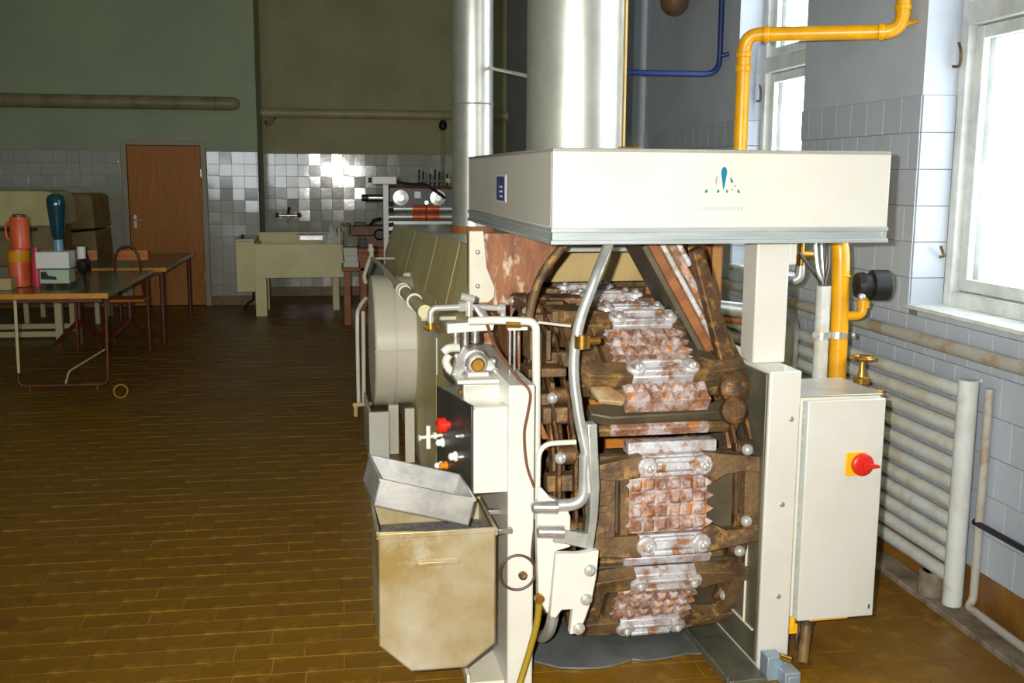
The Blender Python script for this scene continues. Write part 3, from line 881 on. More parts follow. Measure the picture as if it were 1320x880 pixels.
P(B().tube([(0.245, 6.45, 0.232), (0.36, 6.45, 0.236)], 0.014, 8).tube([(0.262, 6.45, 0.235), (0.262, 6.45, 0.16)], 0.013, 8), 'latch', 'inner_cream')

# --- burner pipe along the side
bp = P(B().tube(smooth_path([(0.45, 7.75, 1.045), (0.45, 6.6, 1.078), (0.45, 5.6, 1.082), (0.45, 4.9, 1.085)]), 0.015, 12), 'burner_pipe', 'cream')
for (y0, y1, rr, mm_) in ((5.45, 5.25, 0.026, 'cream'), (5.20, 5.15, 0.036, 'cream_leg'), (5.08, 5.04, 0.034, 'cream'), (5.0, 4.15, 0.028, 'cream_leg'), (4.62, 4.57, 0.036, 'cream')):
    P(B().cyl((0.45, y0, 1.083 + (5.45 - y0) * 0.02), (0.45, y1, 1.083 + (5.45 - y1) * 0.02), rr, 16), 'pipe_fitting', mm_, 0, bp)
for yy in (7.5, 4.3):
    P(B().cyl((0.45, yy, 1.06), (0.61, yy, 1.06), 0.009, 8), 'pipe_bracket', 'cream', 0, bp)
P(B().tube([(0.45, 7.7, 1.04), (0.445, 7.7, 1.10), (0.44, 7.7, 1.15)], 0.016, 8).dome((0.443, 7.7, 1.10), (0, 0, 1), 0.026, 0.035), 'shutoff_cock', 'cream', 0, bp)
P(B().tube(smooth_path([(0.44, 7.7, 1.06), (0.41, 7.68, 0.98), (0.39, 7.65, 0.92), (0.40, 7.65, 0.87)]), 0.014, 8), 'shutoff_lever', 'cream', 0, bp)
P(B().dome((0.60, 6.3, 1.05), (-1, 0, 0.2), 0.018, 0.05, 10), 'sight_glass', 'cream')

# --- pump / valve train left of the plates
Yv = 3.40
vt = P(B().tube(fillet([(0.387, Yv, 1.165), (0.387, Yv, 1.218), (0.505, Yv, 1.220), (0.628, Yv, 1.214), (0.628, Yv, 1.185)], 0.022, 5), 0.0105, 12), 'valve_pipe', 'chrome')
P(B().cyl((0.387, Yv, 1.150), (0.387, Yv, 1.172), 0.017, 10).cyl((0.368, Yv, 1.158), (0.382, Yv - 0.01, 1.150), 0.01, 8).cyl((0.404, Yv, 1.160), (0.416, Yv, 1.155), 0.008, 8), 'pipe_nut', 'brass', 0, vt)
P(B().cyl((0.478, Yv, 1.221), (0.500, Yv, 1.221), 0.018, 8).cyl((0.515, Yv, 1.19), (0.515, Yv, 1.26), 0.014, 12).cyl((0.485, Yv - 0.01, 1.258), (0.53, Yv - 0.01, 1.246), 0.012, 10), 'pipe_union', 'chrome', 0, vt)
P(B().cyl((0.612, Yv, 1.215), (0.634, Yv, 1.213), 0.018, 12), 'pipe_union', 'chrome', 0, vt)
for k in range(5):
    P(B().tube([(0.528 + 0.007 * k, Yv - 0.02 - 0.002 * k, 1.225 - 0.003 * k), (0.552 + 0.008 * k, Yv - 0.03, 1.186 - 0.004 * k)], 0.006, 8), 'spring_coil', 'bright_steel', 0, vt)
P(B().hexa([(0.438, Yv - 0.03, 1.137), (0.590, Yv - 0.03, 1.144), (0.590, Yv + 0.03, 1.144), (0.438, Yv + 0.03, 1.137), (0.438, Yv - 0.03, 1.169), (0.598, Yv - 0.03, 1.176), (0.598, Yv + 0.03, 1.176), (0.438, Yv + 0.03, 1.169)]), 'valve_block', 'white_enamel', 0.003)
P(B().cyl((0.47, Yv, 1.10), (0.47, Yv, 1.14), 0.014, 10).cyl((0.502, Yv, 1.06), (0.502, Yv, 1.14), 0.012, 10).cyl((0.535, Yv, 1.10), (0.535, Yv, 1.14), 0.015, 10), 'valve_stem', 'bright_steel')
P(B().box(0.458, Yv - 0.012, 1.108, 0.485, Yv + 0.012, 1.128).box(0.522, Yv - 0.012, 1.106, 0.55, Yv + 0.012, 1.126), 'valve_nut', 'chain_dark', 0.002)
pump_poly = [(0.45, 0.995), (0.475, 0.985), (0.50, 1.005), (0.56, 1.005), (0.585, 1.0), (0.60, 1.012), (0.612, 0.998), (0.618, 1.012), (0.602, 1.026), (0.607, 1.045), (0.59, 1.054), (0.578, 1.046), (0.562, 1.075), (0.535, 1.086), (0.51, 1.082), (0.495, 1.10), (0.478, 1.07), (0.465, 1.05), (0.46, 1.03)]
pm = P(B().prism([(x, Yv - 0.02, z) for x, z in pump_poly], (0, 0.045, 0)), 'pump_body', 'bright_steel', 0.006)
P(B().lathe((0.534, Yv - 0.018, 1.037), (0, -1, 0), [(0, 0.038), (0.015, 0.038), (0.02, 0.030), (0.03, 0.030)], 20), 'pump_flange', 'bright_steel', 0, pm)
P(B().lathe((0.536, Yv - 0.045, 1.034), (0, -1, 0), [(0, 0.024), (0.008, 0.024), (0.013, 0.018)], 18), 'pump_cap', 'brass', 0, pm)
for (xx, zz) in ((0.47, 1.06), (0.50, 1.02), (0.595, 1.04)):
    P(B().dome((xx, Yv - 0.02, zz), (0, -1, 0), 0.009, 0.008, 10), 'bolt', 'chrome', 0, pm)
P(B().tube(smooth_path([(0.478, Yv, 1.085), (0.445, Yv - 0.01, 1.085), (0.428, Yv - 0.01, 1.072)]), 0.015, 10).tube(smooth_path([(0.448, Yv, 1.062), (0.437, Yv, 1.04), (0.448, Yv, 1.012), (0.47, Yv, 1.0)]), 0.014, 10), 'suction_pipe', 'white_enamel')
P(B().tube(smooth_path([(0.434, Yv, 1.03), (0.436, Yv, 0.995), (0.462, Yv, 0.965)]), 0.006, 8), 'drip_hose', 'black_plastic')
P(B().box(0.457, 3.27, 0.986, 0.668, 3.48, 0.999), 'pump_shelf', 'white_enamel', 0.003)
P(B().box(0.50, 3.33, 0.995, 0.57, 3.45, 1.012), 'pump_foot', 'white_enamel', 0.003)
P(B().box(0.475, 3.27, 0.90, 0.60, 3.60, 0.986), 'pump_pedestal', 'galvanised', 0.004)
P(B().cyl((0.488, 3.30, 0.95), (0.488, 3.30, 0.985), 0.013, 10).cyl((0.472, 3.29, 0.952), (0.472, 3.29, 0.966), 0.011, 8).cyl((0.512, 3.29, 0.955), (0.512, 3.29, 0.969), 0.010, 8), 'shelf_bolt', 'brass')
for xx in (0.634, 0.649):
    P(B().cyl((xx, 3.30, 0.985), (xx, 3.30, 1.16), 0.0045, 8), 'tie_rod', 'bright_steel')
P(B().box(0.625, 3.285, 1.155, 0.69, 3.315, 1.166), 'rod_strap', 'cream', 0.002)
lt = P(B().tube(fillet([(0.50, 3.30, 1.187), (0.58, 3.26, 1.194), (0.702, 3.22, 1.192), (0.707, 3.22, 0.90), (0.705, 3.2, 0.55)], 0.028, 5), 0.0135, 12), 'support_tube', 'white_enamel')
P(B().cyl((0.61, 3.243, 1.183), (0.655, 3.23, 1.183), 0.012, 8), 'tube_clip', 'brass', 0, lt)
P(B().tube([(0.71, 3.215, 1.19), (0.79, 3.12, 1.19)], 0.0045, 8), 'stay_rod', 'white_enamel')

# --- control box with black panel
cb_foot = [(0.487, 3.12), (0.600, 3.12), (0.600, 3.46), (0.42, 3.43)]
cbx = P(B().prism([(x, y_, 0.667) for x, y_ in cb_foot], (0, 0, 0.275)), 'control_box', 'white_enamel', 0.004)
P(B().prism([(0.486, 3.122, 0.661), (0.4785, 3.120, 0.661), (0.4085, 3.432, 0.661), (0.418, 3.434, 0.661)], (0, 0, 0.289)), 'button_panel', 'panel_black', 0.002, cbx)
P(B().prism([(0.60, 3.125, 0.9415), (0.49, 3.125, 0.9415), (0.425, 3.43, 0.9415), (0.60, 3.455, 0.9415)], (0, 0, 0.003)), 'box_lid', 'galvanised', 0, cbx)
pn = Vector((-0.976, -0.217, 0))
def on_panel(t, z, off=0.0):
    return Vector((0.4785 - 0.070 * t, 3.120 + 0.312 * t, z)) + pn * off
P(B().lathe(on_panel(0.62, 0.845, 0.0), pn, [(0, 0.014), (0.012, 0.014), (0.014, 0.026), (0.034, 0.026), (0.042, 0.018)], 18), 'stop_button', 'red_plastic', 0, cbx)
for (t, z, m, r_) in ((0.80, 0.772, 'white_plastic', 0.014), (0.42, 0.755, 'white_plastic', 0.015), (0.70, 0.702, 'orange_lamp', 0.012), (0.40, 0.683, 'white_plastic', 0.013), (0.85, 0.69, 'white_plastic', 0.012), (0.22, 0.838, 'chrome', 0.006), (0.22, 0.77, 'chrome', 0.005)):
    P(B().lathe(on_panel(t, z), pn, [(0, r_ * 1.15), (0.005, r_ * 1.15), (0.007, r_ * 0.85), (0.02, r_ * 0.85), (0.025, r_ * 0.4)], 14), 'push_button', m, 0, cbx)
P(B().box(0.486, 3.119, 0.935, 0.492, 3.123, 0.945), 'name_plate', 'chrome', 0, cbx)
cv = P(B().cyl((0.425, 3.38, 0.795), (0.345, 3.36, 0.793), 0.006, 10).cyl((0.400, 3.374, 0.795), (0.39, 3.372, 0.795), 0.012, 10), 'cross_handle', 'cream')
P(B().cyl((0.373, 3.365, 0.755), (0.373, 3.365, 0.832), 0.008, 10).cyl((0.345, 3.36, 0.793), (0.34, 3.359, 0.793), 0.011, 10), 'cross_arm', 'cream', 0, cv)
P(B().tube(smooth_path([(0.44, 3.22, 0.667), (0.452, 3.18, 0.64), (0.47, 3.16, 0.61)]), 0.006, 8), 'cable', 'cable_dark')

# --- electrical cabinet on the right
cab = P(B().box(1.562, 3.118, 0.178, 1.858, 3.40, 0.938), 'control_cabinet', 'cream', 0.004)
dor = P(B().box(1.585, 3.092, 0.172, 1.862, 3.112, 0.930), 'cabinet_door', 'white_enamel', 0.004, cab)
P(B().box(1.578, 3.110, 0.180, 1.856, 3.120, 0.926), 'door_gasket', 'grey_trim', 0, cab)
P(B().box(1.558, 3.113, 0.936, 1.862, 3.40, 0.942), 'cabinet_lid', 'galvanised', 0.002, cab)
P(B().box(1.728, 3.086, 0.672, 1.796, 3.093, 0.752), 'switch_plate', 'yellow_plastic', 0.002, cab)
P(B().lathe((1.783, 3.088, 0.711), (0, -1, 0), [(0, 0.038), (0.014, 0.038), (0.018, 0.034), (0.020, 0.02)], 24).hexa([(1.775, 3.055, 0.700), (1.832, 3.055, 0.704), (1.832, 3.07, 0.704), (1.775, 3.07, 0.700), (1.775, 3.055, 0.722), (1.832, 3.055, 0.712), (1.832, 3.07, 0.712), (1.775, 3.07, 0.722)]), 'main_switch', 'red_plastic', 0.001, cab)
P(B().box(1.842, 3.088, 0.20, 1.846, 3.092, 0.215), 'door_lock', 'panel_black', 0, cab)
P(B().box(1.64, 3.11, 0.160, 1.78, 3.13, 0.176).cyl((1.585, 3.13, 0.13), (1.585, 3.13, 0.18), 0.012, 10).box(1.572, 3.12, 0.115, 1.602, 3.15, 0.15), 'gland_plate', 'yellow_plastic', 0.002, cab)
P(B().cyl((1.655, 3.16, 0.135), (1.655, 3.16, 0.178), 0.026, 14), 'cable_gland', 'panel_black', 0, cab)
P(B().tube(smooth_path([(1.655, 3.16, 0.175), (1.655, 3.16, 0.12), (1.635, 3.13, 0.06), (1.615, 3.10, 0.015)]), 0.019, 10), 'supply_cable', 'cable_tan', 0, cab)
P(B().tube(smooth_path([(1.64, 3.2, 0.16), (1.648, 3.2, 0.10), (1.63, 3.18, 0.05), (1.64, 3.1, 0.012)]), 0.007, 8), 'supply_cable', 'cable_dark', 0, cab)
P(B().box(1.455, 3.03, 0.0, 1.51, 3.09, 0.082).box(1.49, 2.97, 0.0, 1.545, 3.05, 0.052).box(1.502, 2.966, 0.01, 1.536, 2.972, 0.04), 'junction_block', 'block_blue', 0.004)
P(B().cyl((1.50, 3.04, 0.08), (1.535, 3.03, 0.068), 0.012, 10), 'block_clamp', 'brass')

# --- baking plates: one casting with grid, crossbars, bolts; then copied round the chain wheel
PS = 0.955
def pl(b_, name, m, parent, bevel=0.0):
    """a plate piece, in the plate's own frame (u across, v along the chain, w outwards)"""
    b_.v = [(x * PS, y_ * PS, z * PS) for x, y_, z in b_.v]
    o = b_.build(name, m, None, bevel)
    o.parent = parent
    return o
def poly_w(pts, w0, w1):
    return [(u, v, w0) for u, v in pts], (0, 0, w1 - w0)
def baking_plate():
    fr = B()
    fr.prism(*poly_w([(-0.31, -0.14), (-0.208, -0.15), (-0.208, 0.12), (-0.31, 0.12)], -0.035, 0.012))
    fr.prism(*poly_w([(-0.185, -0.13), (-0.155, -0.13), (-0.155, 0.13), (-0.185, 0.13)], -0.04, -0.004))
    fr.prism(*poly_w([(-0.31, 0.115), (-0.225, 0.095), (-0.13, 0.10), (-0.115, 0.125), (-0.115, 0.178), (-0.20, 0.165), (-0.28, 0.15)], -0.035, 0.018))
    fr.prism(*poly_w([(-0.31, -0.115), (-0.225, -0.10), (-0.13, -0.10), (-0.115, -0.125), (-0.115, -0.178), (-0.20, -0.172), (-0.27, -0.168)], -0.035, 0.018))
    fr.prism(*poly_w([(0.105, 0.178), (0.16, 0.172), (0.31, 0.155), (0.31, 0.10), (0.25, 0.105), (0.19, 0.10), (0.14, 0.075), (0.105, 0.095)], -0.035, 0.016))
    fr.prism(*poly_w([(0.105, -0.178), (0.16, -0.168), (0.31, -0.145), (0.31, -0.095), (0.25, -0.10), (0.19, -0.10), (0.14, -0.075), (0.105, -0.095)], -0.035, 0.016))
    fr.prism(*poly_w([(0.258, -0.11), (0.31, -0.11), (0.31, 0.12), (0.258, 0.12)], -0.035, 0.012))
    for sg in (-1, 1):
        fr.box(-0.15, sg * 0.12, -0.035, 0.15, sg * 0.16, -0.029)
    fr.v = [(x * PS, y_ * PS, z * PS) for x, y_, z in fr.v]
    root = fr.build('baking_plate', 'rust_cast', None, 0.006)
    rib = B().box(-0.305, -0.01, 0.01, -0.235, 0.012, 0.026)
    pl(rib, 'rib', 'rust_cast', root, 0.004)
    pl(B().prism(*poly_w([(-0.30, 0.03), (-0.29, 0.03), (-0.265, 0.11), (-0.275, 0.11)], 0.008, 0.022)), 'rib', 'rust_cast', root, 0.003)
    pl(B().box(-0.215, -0.095, -0.04, -0.207, 0.10, 0.0), 'rib', 'brass', root, 0.002)
    # lower half of the pair, with its smooth baking face inwards
    pl(B().box(-0.27, -0.168, -0.052, 0.27, 0.168, -0.038), 'mould_face', 'plate_face', root, 0.002)
    pl(B().box(-0.25, -0.165, -0.105, 0.25, 0.165, -0.062), 'lower_mould', 'rust_cast', root, 0.006)
    # waffle grid
    g = B().box(-0.155, -0.097, -0.038, 0.125, 0.097, -0.002)
    nu, nv = 6, 4
    for i in range(nu):
        for j in range(nv):
            u = -0.152 + 0.276 * (i + 0.5) / nu
            v = -0.094 + 0.188 * (j + 0.5) / nv
            h = 0.013 + random.uniform(-0.003, 0.004)
            a, c_ = 0.021, 0.0225
            k = 0.5
            du, dv = random.uniform(-0.004, 0.004), random.uniform(-0.004, 0.004)
            g.hexa([(u - a, v - c_, -0.006), (u + a, v - c_, -0.006), (u + a, v + c_, -0.006), (u - a, v + c_, -0.006),
                    (u - a * k + du, v - c_ * k + dv, h), (u + a * k + du, v - c_ * k + dv, h - 0.004), (u + a * k + du, v + c_ * k + dv, h - 0.002), (u - a * k + du, v + c_ * k + dv, h)])
    pl(g, 'waffle_grid', 'rust_grid', root, 0.002)
    for j in range(4):
        v = -0.07 + 0.047 * j
        pl(B().prism([(0.12, v - 0.017, -0.02), (0.15, v, -0.02), (0.12, v + 0.017, -0.02)], (0, 0, 0.02)), 'grid_tooth', 'rust_grid', root, 0.002)
        pl(B().prism([(-0.15, v - 0.015, -0.02), (-0.166, v, -0.02), (-0.15, v + 0.015, -0.02)], (0, 0, 0.018)), 'grid_tooth', 'rust_grid', root, 0.002)
    for sg in (-1, 1):
        cb_ = B().box(-0.12, sg * 0.101, -0.03, 0.118, sg * 0.176, 0.012)
        cb_.box(-0.075, sg * 0.106, 0.01, 0.075, sg * 0.122, 0.034).box(-0.075, sg * 0.152, 0.01, 0.075, sg * 0.170, 0.034)
        cb_.box(-0.08, sg * 0.122, 0.0, 0.08, sg * 0.152, 0.019)
        co = pl(cb_, 'crossbar', 'scaled_steel', root, 0.005)
        for u in (-0.098, 0.098):
            pl(B().lathe((u, sg * 0.138, 0.008), (0, 0, 1), [(0, 0.036), (0.018, 0.034), (0.024, 0.027)], 16), 'boss', 'scaled_steel', root)
            pl(B().lathe((u + 0.004, sg * 0.138 - 0.004, 0.03), (0, 0, 1), [(0, 0.014), (0.008, 0.014), (0.014, 0.009), (0.016, 0.003)], 12), 'bolt', 'chrome', root)
    # edge strip and hinge lugs
    pl(B().box(-0.15, 0.170, -0.10, 0.17, 0.212, -0.035), 'edge_strip', 'scaled_steel', root, 0.004)
    pl(B().box(-0.15, -0.186, -0.10, 0.17, -0.170, -0.045), 'edge_strip', 'rust_grid', root, 0.004)
    for v in (-0.135, 0.13):
        pl(B().cyl((0.255, v - 0.03, -0.065), (0.255, v + 0.03, -0.065), 0.033, 14).box(0.23, v - 0.028, -0.07, 0.30, v + 0.028, -0.03), 'hinge_lug', 'chain_dark', root, 0.005)
        pl(B().box(-0.31, v - 0.03, -0.09, -0.25, v + 0.03, -0.03), 'latch_lug', 'chain_dark', root, 0.006)
    return root
def copy_part(o, parent):
    c_ = o.copy()
    COL.objects.link(c_)
    c_.parent = parent
    return c_
plate0 = baking_plate()
first = [True]
def put_plate(cx_, cy_, cz_, phi=None, axes=None, skip=()):
    if first[0]:
        o = plate0
        first[0] = False
    else:
        o = plate0.copy()
        COL.objects.link(o)
        for ch in plate_children:
            if ch.name.split('.')[0] not in skip:
                copy_part(ch, o)
    o.parent = oven
    if axes is None:
        s_, c_ = math.sin(R(phi)), math.cos(R(phi))
        ux, uv, uw = Vector((1, 0, 0)), Vector((0, s_, c_)), Vector((0, -c_, s_))
    else:
        ux, uv, uw = axes
    o.matrix_local = Matrix.Translation(Vector((cx_, cy_, cz_)) - OB) @ Matrix((ux, uv, uw)).transposed().to_4x4()
    return o
plate_children = list(plate0.children)
PX = 1.150
put_plate(PX, 3.145, 0.590, 2)            # facing the front
p2_ = put_plate(PX, 3.40, 1.075, 58, skip=('edge_strip',))           # rounding the wheel above
g = B().box(-0.15, -0.262, -0.075, 0.15, -0.178, -0.02)
for i in range(7):
    for j in range(2):
        u, v = -0.128 + 0.043 * i, -0.242 + 0.042 * j
        du = random.uniform(-0.006, 0.006)
        g.hexa([(u - 0.021, v - 0.020, -0.024), (u + 0.021, v - 0.020, -0.024), (u + 0.021, v + 0.020, -0.024), (u - 0.021, v + 0.020, -0.024),
                (u - 0.008 + du, v - 0.008, -0.002), (u + 0.008 + du, v - 0.008, -0.004), (u + 0.008 + du, v + 0.008, -0.003), (u - 0.008 + du, v + 0.008, -0.001)])
pl(g, 'edge_grid', 'rust_grid', p2_, 0.002)
pl(B().prism([(-0.27, -0.20, -0.13), (0.17, -0.215, -0.13), (0.25, -0.19, -0.13), (0.25, -0.262, -0.13), (-0.2, -0.272, -0.13), (-0.27, -0.25, -0.13)], (0, 0, 0.045)), 'lower_mould', 'plate_face', p2_, 0.006)
pl(B().box(-0.20, -0.298, -0.155, 0.16, -0.27, -0.115), 'edge_strip', 'rust_grid', p2_, 0.006)
pl(B().box(-0.30, -0.292, -0.16, 0.27, -0.262, -0.125), 'edge_bar', 'rust_cast', p2_, 0.006)
pl(B().prism([(-0.27, -0.19, -0.03), (-0.20, -0.19, -0.03), (-0.155, -0.245, -0.03), (-0.17, -0.275, -0.03), (-0.25, -0.26, -0.03)], (0, 0, 0.02)), 'latch_plate', 'latch_tan', p2_, 0.004)
put_plate(PX, 3.270, 0.205, -33)          # rounding the wheel below
put_plate(PX, 3.775, 1.165, 86)            # on the top run
put_plate(PX, 4.17, 1.165, 90)
put_plate(PX, 3.72, 0.12, -88, skip=('bolt', 'boss'))
# the open lid: hinged at the right, swung up under the hood
ux = Vector((0.51, 0.0, -0.86)).normalized()
uv = Vector((0.0, 0.985, 0.17)).normalized()
uv = (uv - ux * uv.dot(ux)).normalized()
lid = put_plate(1.335, 3.60, 1.185, axes=(ux, uv, ux.cross(uv)), skip=('mould_face', 'lower_mould', 'latch_lug', 'edge_strip'))
pl(B().box(-0.32, -0.185, -0.062, 0.22, 0.185, -0.040), 'mould_face', 'plate_face', lid, 0.003)
pl(B().box(-0.32, -0.190, -0.040, 0.16, -0.172, -0.006), 'edge_strip', 'rust_brown', lid, 0.004)
for (u0, u1, w0, w1, m_) in ((-0.30, 0.10, -0.002, 0.018, 'scaled_steel'), (-0.28, 0.14, 0.024, 0.05, 'rust_grid'), (-0.31, -0.17, 0.05, 0.07, 'scaled_steel'), (-0.06, 0.13, 0.05, 0.068, 'rust_grid')):
    pl(B().box(u0, -0.188, w0, u1, -0.160, w1), 'edge_rib', m_, lid, 0.005)
pl(B().box(-0.31, -0.186, -0.04, 0.2, -0.165, 0.045), 'edge_web', 'rust_cast', lid, 0.004)
# lid arm at the hinge side
P(B().prism([(1.27, 3.36, 1.40), (1.31, 3.36, 1.42), (1.455, 3.30, 0.93), (1.44, 3.28, 0.86), (1.40, 3.28, 0.88)], (0, 0.05, 0)), 'lid_arm', 'chain_dark', 0.008)
P(B().lathe((1.395, 3.27, 0.945), (0, -1, 0.3), [(0, 0.055), (0.03, 0.055), (0.045, 0.04), (0.05, 0.02)], 16), 'hinge_hub', 'chain_dark')
P(B().lathe((1.375, 3.22, 0.875), (0, -1, 0.3), [(0, 0.045), (0.03, 0.045), (0.045, 0.03)], 14), 'hinge_hub', 'chain_dark')

# --- chain: rollers with bright pin heads joined by link bars, on both sides
chain_pts = [(3.98, 1.17), (3.72, 1.16), (3.50, 1.09), (3.31, 0.93), (3.185, 0.76), (3.17, 0.52), (3.215, 0.40), (3.32, 0.20), (3.55, 0.09), (3.85, 0.08)]
for (X_, dirx) in ((0.80, -1), (1.405, 1)):
    for k, (yy, zz) in enumerate(chain_pts):
        P(B().cyl((X_ - 0.028, yy, zz), (X_ + 0.028, yy, zz), 0.030, 16), 'chain_roller', 'chain_dark', 0.004)
        P(B().lathe((X_ + (-0.028 if dirx < 0 else 0.0), yy - 0.03, zz), (0.25 * dirx, -1, 0.1), [(0, 0.020), (0.010, 0.020), (0.020, 0.014), (0.024, 0.005)], 12), 'chain_pin', 'chrome')
        if k + 1 < len(chain_pts):
            y2, z2 = chain_pts[k + 1]
            d = Vector((0, y2 - yy, z2 - zz)).normalized()
            n = Vector((0, -d.z, d.y)) * 0.02
            for xo in (-0.034, 0.022):
                a = Vector((X_ + xo, yy, zz)) - d * 0.02
                c_ = Vector((X_ + xo, y2, z2)) + d * 0.02
                P(B().prism([a - n, c_ - n, c_ + n, a + n], (0.012, 0, 0)), 'chain_link', 'chain_dark', 0.003)
# chain wheels and shaft
for X_ in (0.795, 1.41):
    wv = P(B().torus((X_, 3.70, 0.60), (1, 0, 0), 0.42, 0.028, 40, 8), 'chain_wheel', 'chain_dark')
    for k in range(6):
        a = k * math.pi / 3
        P(B().cyl((X_, 3.70, 0.60), (X_, 3.70 + 0.41 * math.cos(a), 0.60 + 0.41 * math.sin(a)), 0.022, 8), 'wheel_spoke', 'chain_dark', 0, wv)
P(B().cyl((0.68, 3.70, 0.60), (1.44, 3.70, 0.60), 0.035, 16), 'shaft', 'chain_dark')
# carriers between chain and plates, left side
for (yy, zz) in ((3.20, 0.66), (3.19, 0.50), (3.42, 1.03), (3.27, 0.87), (3.24, 0.30), (3.65, 1.13)):
    P(B().box(0.74, yy, zz - 0.028, 0.88, yy + 0.06, zz + 0.028), 'plate_carrier', 'rust_cast', 0.006)
for k, (xx, zz, hh) in enumerate(((0.70, 1.10, 0.10), (0.725, 1.08, 0.13), (0.755, 1.10, 0.10), (0.72, 0.98, 0.05), (0.77, 0.95, 0.05))):
    P(B().box(xx, 3.30, zz - hh / 2, xx + 0.016, 3.42, zz + hh / 2), 'chain_guide', 'rust_cast', 0.003)
P(B().box(0.70, 3.32, 0.99, 0.83, 3.44, 1.02).box(0.70, 3.30, 0.90, 0.80, 3.44, 0.94), 'chain_guide', 'rust_cast', 0.004)
P(B().box(0.69, 3.45, 0.30, 0.70, 3.95, 1.15), 'chain_shield', 'rust_sheet', 0.003)
P(B().hexa([(0.672, 3.28, 0.96), (0.688, 3.28, 0.96), (0.688, 3.31, 0.96), (0.672, 3.31, 0.96), (0.742, 3.28, 0.79), (0.765, 3.28, 0.79), (0.765, 3.31, 0.79), (0.742, 3.31, 0.79)]), 'tension_arm', 'rust_brown', 0.003)

# --- guide rails at the left of the plates
P(B().tube(smooth_path([(0.925, 3.16, 1.46), (0.895, 3.12, 1.41), (0.853, 3.08, 1.335), (0.805, 3.07, 1.205), (0.789, 3.07, 1.07), (0.805, 3.06, 0.92), (0.828, 3.05, 0.80), (0.838, 3.04, 0.68)]), 0.0165, 12), 'guide_rail', 'rail_grey')
P(B().tube(smooth_path([(0.895, 3.5, 1.47), (0.845, 3.5, 1.40), (0.786, 3.5, 1.32), (0.748, 3.5, 1.22), (0.735, 3.5, 1.12)]), 0.016, 10), 'guide_rail', 'rust_cast')
P(B().prism([(0.822, 3.02, 0.90), (0.853, 3.02, 0.90), (0.866, 3.02, 0.70), (0.862, 3.02, 0.60), (0.848, 3.02, 0.49), (0.826, 3.02, 0.49), (0.836, 3.02, 0.60), (0.838, 3.02, 0.70)], (0, 0.045, 0)), 'guide_bar', 'rail_grey', 0.004)
P(B().tube(fillet([(0.825, 3.05, 0.80), (0.825, 3.05, 0.638), (0.70, 3.06, 0.635)], 0.05, 5), 0.020, 12), 'guide_bracket', 'rail_grey')
P(B().prism([(0.725, 3.04, 0.575), (0.76, 3.04, 0.560), (0.84, 3.03, 0.545), (0.84, 3.03, 0.495), (0.76, 3.04, 0.515), (0.725, 3.04, 0.52)], (0, 0.03, 0)), 'guide_bracket', 'rail_grey', 0.004)
rc = P(B().cyl((0.808, 3.045, 1.172), (0.808, 3.045, 1.132), 0.024, 14), 'rail_clamp', 'brass')
P(B().cyl((0.825, 3.05, 1.154), (0.865, 3.05, 1.154), 0.012, 10), 'clamp_screw', 'brass', 0, rc)
P(B().tube(fillet([(0.680, 3.07, 0.66), (0.682, 3.07, 0.832), (0.80, 3.07, 0.833)], 0.05, 6), 0.0085, 10), 'loop_handle', 'white_enamel')
tb = P(B().prism([(0.676, 3.05, 0.70), (0.690, 3.05, 0.695), (0.715, 3.05, 0.665), (0.765, 3.05, 0.64), (0.782, 3.05, 0.60), (0.784, 3.05, 0.50), (0.74, 3.05, 0.49), (0.735, 3.05, 0.30), (0.71, 3.05, 0.285), (0.682, 3.05, 0.34), (0.676, 3.05, 0.5)], (0, 0.04, 0)), 'pivot_bracket', 'white_enamel', 0.004)
for (x0, x1, zz) in ((0.662, 0.735, 0.640), (0.678, 0.755, 0.560)):
    P(B().cyl((x0, 3.04, zz), (x1, 3.03, zz - 0.002), 0.020, 16).dome((x0, 3.04, zz), (-1, 0, 0), 0.020, 0.010, 14), 'pivot_pin', 'bright_steel', 0, tb)
bk = P(B().prism([(0.725, 3.0, 0.500), (0.792, 3.0, 0.495), (0.862, 3.0, 0.502), (0.856, 3.0, 0.42), (0.842, 3.0, 0.34), (0.820, 3.0, 0.275), (0.803, 3.0, 0.235), (0.772, 3.0, 0.232), (0.780, 3.0, 0.315), (0.745, 3.0, 0.315), (0.728, 3.0, 0.29), (0.708, 3.0, 0.295)], (0, 0.03, 0)), 'chain_cover', 'white_enamel', 0.004)
for (xx, zz) in ((0.833, 0.440), (0.822, 0.346), (0.800, 0.252)):
    P(B().lathe((xx, 3.0, zz), (0, -1, 0), [(0, 0.020), (0.004, 0.020), (0.005, 0.013), (0.018, 0.013), (0.024, 0.006)], 12), 'bolt', 'chrome', 0, bk)
P(B().torus((0.735, 3.36, 0.30), (1, 0.1, 0), 0.215, 0.020, 40, 8), 'tension_wheel', 'rail_grey')
P(B().cyl((0.70, 3.36, 0.30), (0.77, 3.36, 0.30), 0.05, 16).cyl((0.735, 3.36, 0.09), (0.735, 3.36, 0.51), 0.016, 8), 'wheel_hub', 'chain_dark')
P(B().cyl((0.715, 3.12, 0.285), (0.745, 3.08, 0.285), 0.018, 10), 'grease_nipple', 'brass')
P(B().lathe((0.682, 3.05, 0.342), (0, -1, 0), [(0, 0.015), (0.02, 0.015), (0.026, 0.010)], 12), 'hose_fitting', 'brass')

